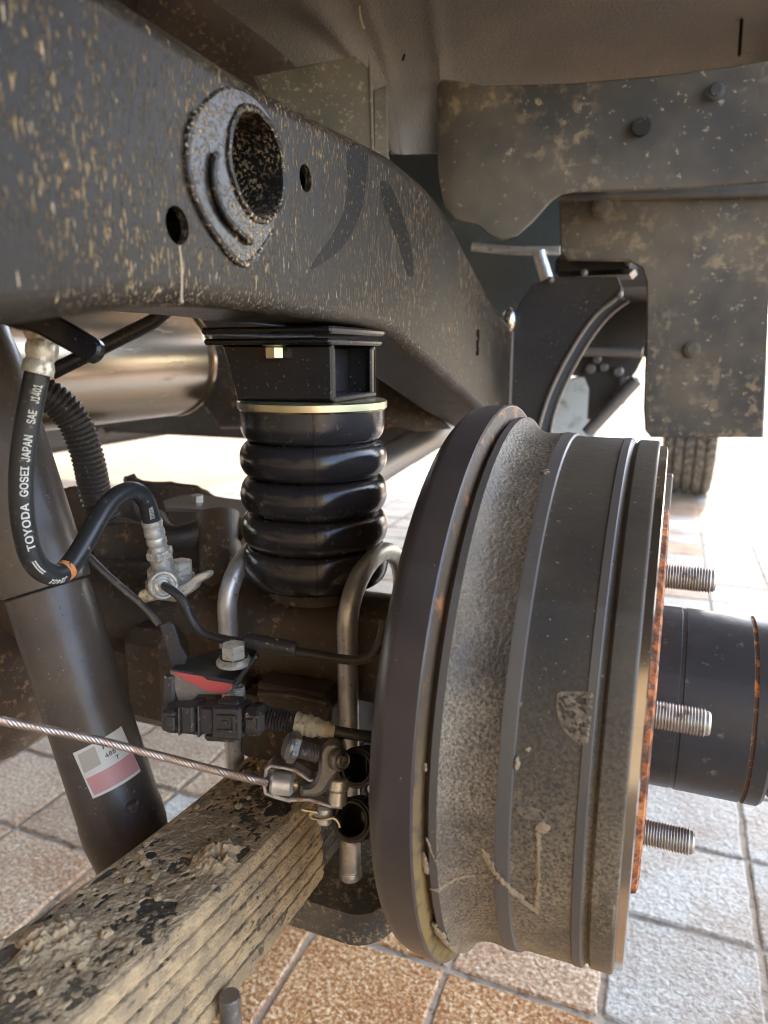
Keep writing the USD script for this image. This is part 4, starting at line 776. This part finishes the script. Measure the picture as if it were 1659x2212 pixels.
# ---------------------------------------------------------------- behind: muffler, pipes, far brackets, front wheel
mu = thing('muffler', 'brushed stainless muffler can behind the brake hose', 'muffler', on(300, 800, t=.95))
ms, mz, mr = -.66, -.010, .076; ue = on(428, 800, s=ms+.05)[1]
obj('muffler_can', lathe([(mr*.5, -.75), (mr, -.70), (mr, ue-.012), (mr*.985, ue-.006), (mr*.97, ue)], (ms, 0, mz), (0, 1, 0), 90), K['muffler'], mu)
obj('end_ring', lathe([(mr*.97, ue), (mr*1.02, ue+.001), (mr*1.025, ue+.006), (mr*.98, ue+.010)], (ms, 0, mz), (0, 1, 0), 90), K['muffler'], mu)
obj('end_cone', lathe([(mr*.98, ue+.009), (mr*.8, ue+.03), (mr*.45, ue+.055), (.028, ue+.06), (.028, ue+.5)], (ms, 0, mz), (0, 1, 0), 90), K['axle'], mu)
obj('hanger_rod', tube(path([(440, 600, .62), (330, 695, .62), (110, 805, .60)]), .0065, 14), K['black'], mu)
wc = thing('wiring_conduit', 'dusty black corrugated wiring conduit behind the brake hose', 'conduit', on(160, 930, t=.60))
pcv = spline(path([(60, 835, .57), (110, 858, .58), (150, 895, .59), (178, 950, .60), (195, 1010, .61), (205, 1060, .62), (235, 1130, .63)]), 200); obj('conduit_tube', tube(pcv, .0128+.0010*np.sin(np.arange(200)*2*np.pi/6), 24), K['plastic'], wc)
cm = thing('rear_crossmember', 'black crossmember with bolts under the muffler', 'crossmember', (-.8, 1.15, -.10))
za_ = on(350, 940, u=1.15)[2]
obj('cross_beam', rbox((-.80, 1.19, (za_+.06)/2+.0), (1.0, .08, .06-za_), .008), K['black'], cm)
for px, py in ((228, 934), (462, 880), (497, 905)):
    q = on(px, py, u=1.145); obj('bolt', hexa(q, q+[0, -.012, 0], .012), K['steel'], cm)
obj('bracket_leg', prism(path([(430, 760), (488, 740), (530, 870), (540, 920), (470, 922), (440, 870)], t=1.0), fwd*.03, bev=.003), K['axle'], cm)
ex = thing('exhaust_pipe', 'plain grey exhaust pipe slanting behind the bump stop', 'exhaust pipe', on(900, 965, t=1.0))
obj('pipe', tube(path([(700, 1075, .80), (1020, 890, 1.15)]), .0215, 30), K['steel'], ex)
db2 = thing('frame_gusset', 'dark rusty gusset behind the lower frame rail bend', 'gusset', on(880, 880, t=.9))
obj('gusset_sheet', prism(path([(810, 755), (860, 800), (930, 880), (975, 925), (900, 930), (835, 915), (815, 850)], t=.9), fwd*.01, bev=.002), K['axle'], db2)
obj('rusty_tab', prism(path([(790, 905), (850, 895), (872, 912), (800, 930)], t=.95), fwd*.02), K['rust'], db2)

sbk = thing('support_bracket', 'black sheet bracket with curved edge at the end of the frame rail', 'bracket', on(1180, 760, u=.93))
cur = [(1332, 642), (1300, 668), (1262, 712), (1225, 772), (1192, 838), (1170, 900), (1155, 970)]
obj('web', prism(path([(1103, 700), (1122, 655), (1150, 615), (1185, 600), (1335, 597), (1344, 622)]+cur+[(1092, 970)], u=.93), (0, .004, 0), bev=.001), K['black'], sbk, smooth=25)
obj('edge_bead', tube(spline(path([(1343, 625)]+cur, u=.929), 50), .0028, 10), K['steel'], sbk)
g0 = path(cur, u=.932); g1 = path([(x+22, y+8) for x, y in cur], u=.96); obj('curved_flange', patch([g0, g1], 30, 8, .003), K['matt'], sbk)
obj('edge_bead', tube(path([(1106, 690), (1097, 965)], u=.929), .003, 10), K['steel'], sbk)
obj('edge_bead', tube(spline(path([(1358, 650), (1322, 676), (1284, 720), (1247, 780), (1214, 846), (1188, 944)], u=.96), 40), .0026, 10), K['steel'], sbk)
q = on(1100, 693, u=.92); obj('locating_bolt', trimesh.creation.icosphere(3, 1.).apply_transform(np.diag([.009, .008, .016, 1])).apply_translation(q), K['chrome'], sbk)
obj('top_box', rbox(on(1290, 578, u=.98), (.095, .08, .026), .006), K['gloss'], sbk)
for px, py in ((1358, 566), (1338, 636), (1262, 590), (1190, 605)):
    q = on(px, py, u=.925); obj('rivet', trimesh.creation.icosphere(2, .0045).apply_translation(q), K['steel'], sbk)
bpn = thing('inner_body_panel', 'blue-grey inner body panel glimpsed above the support bracket', 'body panel', on(1120, 600, u=1.05))
obj('panel_sheet', prism(path([(700, 200), (960, 200), (1240, 380), (1240, 640), (1230, 740), (1060, 740), (1000, 600), (700, 480)], u=1.08), (0, .004, 0), fine=.03, fn=lambda v: np.c_[v[:, 0], v[:, 1]+.02*np.sin(v[:, 2]*25), v[:, 2]]), K['teal'], bpn)
obj('ledge', tube(spline(path([(1020, 533), (1110, 541), (1210, 541)], u=1.04), 20), .006, 12), K['zinc'], bpn)
obj('stay', tube(path([(1163, 545), (1184, 612)], u=1.03), .009, 14), K['zinc'], bpn)
fb = thing('tank_bracket', 'black perforated tank bracket with pale bolts behind the support', 'bracket', on(1310, 830, u=1.4))
obj('bracket_sheet', prism(path([(1236, 762), (1392, 768), (1376, 800), (1318, 880), (1290, 918), (1268, 904), (1272, 840), (1262, 815), (1236, 812)], u=1.40), (0, .006, 0), bev=.002), K['black'], fb)
obj('upper_sheet', prism(path([(1205, 600), (1402, 600), (1402, 772), (1205, 772)], u=1.55), (0, .006, 0)), K['black'], fb)
obj('cross_rod', tube(path([(1228, 757), (1388, 761)], u=1.36), .010, 12), K['steel'], fb)
obj('stay_rod', tube(path([(1375, 820), (1268, 936)], u=1.36), .012, 12), K['steel'], fb)
for px, py, r in ((1276, 796, .012), (1305, 793, .010), (1336, 802, .012), (1350, 823, .014), (1370, 826, .013), (1338, 862, .016), (1290, 776, .010)):
    q = on(px, py, u=1.395); obj('bolt', cyl(q, q-[0, .01, 0], r*.8, 18, .3), K['steel'], fb)
pk = thing('fuel_tank_shield', 'pale plastic tank shield glimpsed behind the tank bracket', 'tank shield', on(1240, 880, u=1.6))
obj('shield_sheet', prism(path([(1186, 828), (1276, 806), (1290, 850), (1286, 960), (1180, 960)], u=1.60), (0, .01, 0), bev=.004), K['pale'], pk)

wh = thing('front_wheel', 'brown dusty front tyre standing on sunlit floor beyond the guard', 'wheel', (.10, 3.95, Z0))
pr_, Rw, ww = [], .375, .235
for x in np.linspace(-.5, .5, 81):
    g = min(abs(x*1.0-q) for q in (-.30, -.10, .10, .30)); e = abs(x)
    r = Rw-.014*math.exp(-(g/.022)**4)-.10*np.clip(e-.40, 0, 1)**1.25*2.2; pr_.append((r, x*ww))
pr_ = [(Rw*.62, -ww*.42), (Rw*.82, -ww*.52)]+pr_+[(Rw*.82, ww*.52), (Rw*.62, ww*.42)]
obj('tyre', lathe(pr_, (.10, 3.95, Z0+Rw-.004), AX, 360, wob=lambda h, a: -.007*(np.sin(a*52+np.sin(h*70)*1.5) > .72)*(np.abs(h) < ww*.46)), K['tyre'], wh, smooth=30)
obj('rim', lathe([(Rw*.62, -ww*.42), (Rw*.55, -ww*.2), (Rw*.55, ww*.2), (Rw*.62, ww*.42)], (.10, 3.95, Z0+Rw-.004), AX, 60), K['steel'], wh)
cabt = thing('cab_underbody', 'dark underside of the cab floor and far side sill', 'cab floor', (-.8, 2.6, -.1))
obj('floor_pan', rbox((-.80, 2.75, .13), (1.72, 3.1, .06), .01), K['black'], cabt)
obj('side_sill', rbox((-1.66, 2.4, -.10), (.10, 2.4, .36), .02), K['black'], cabt)
obj('side_panel', rbox((-1.72, 1.4, .30), (.06, 5.4, .5), .02), K['teal'], cabt)
obj('cab_side', rbox((.06, 2.75, .32), (.05, 3.0, .50), .02), K['teal'], cabt)
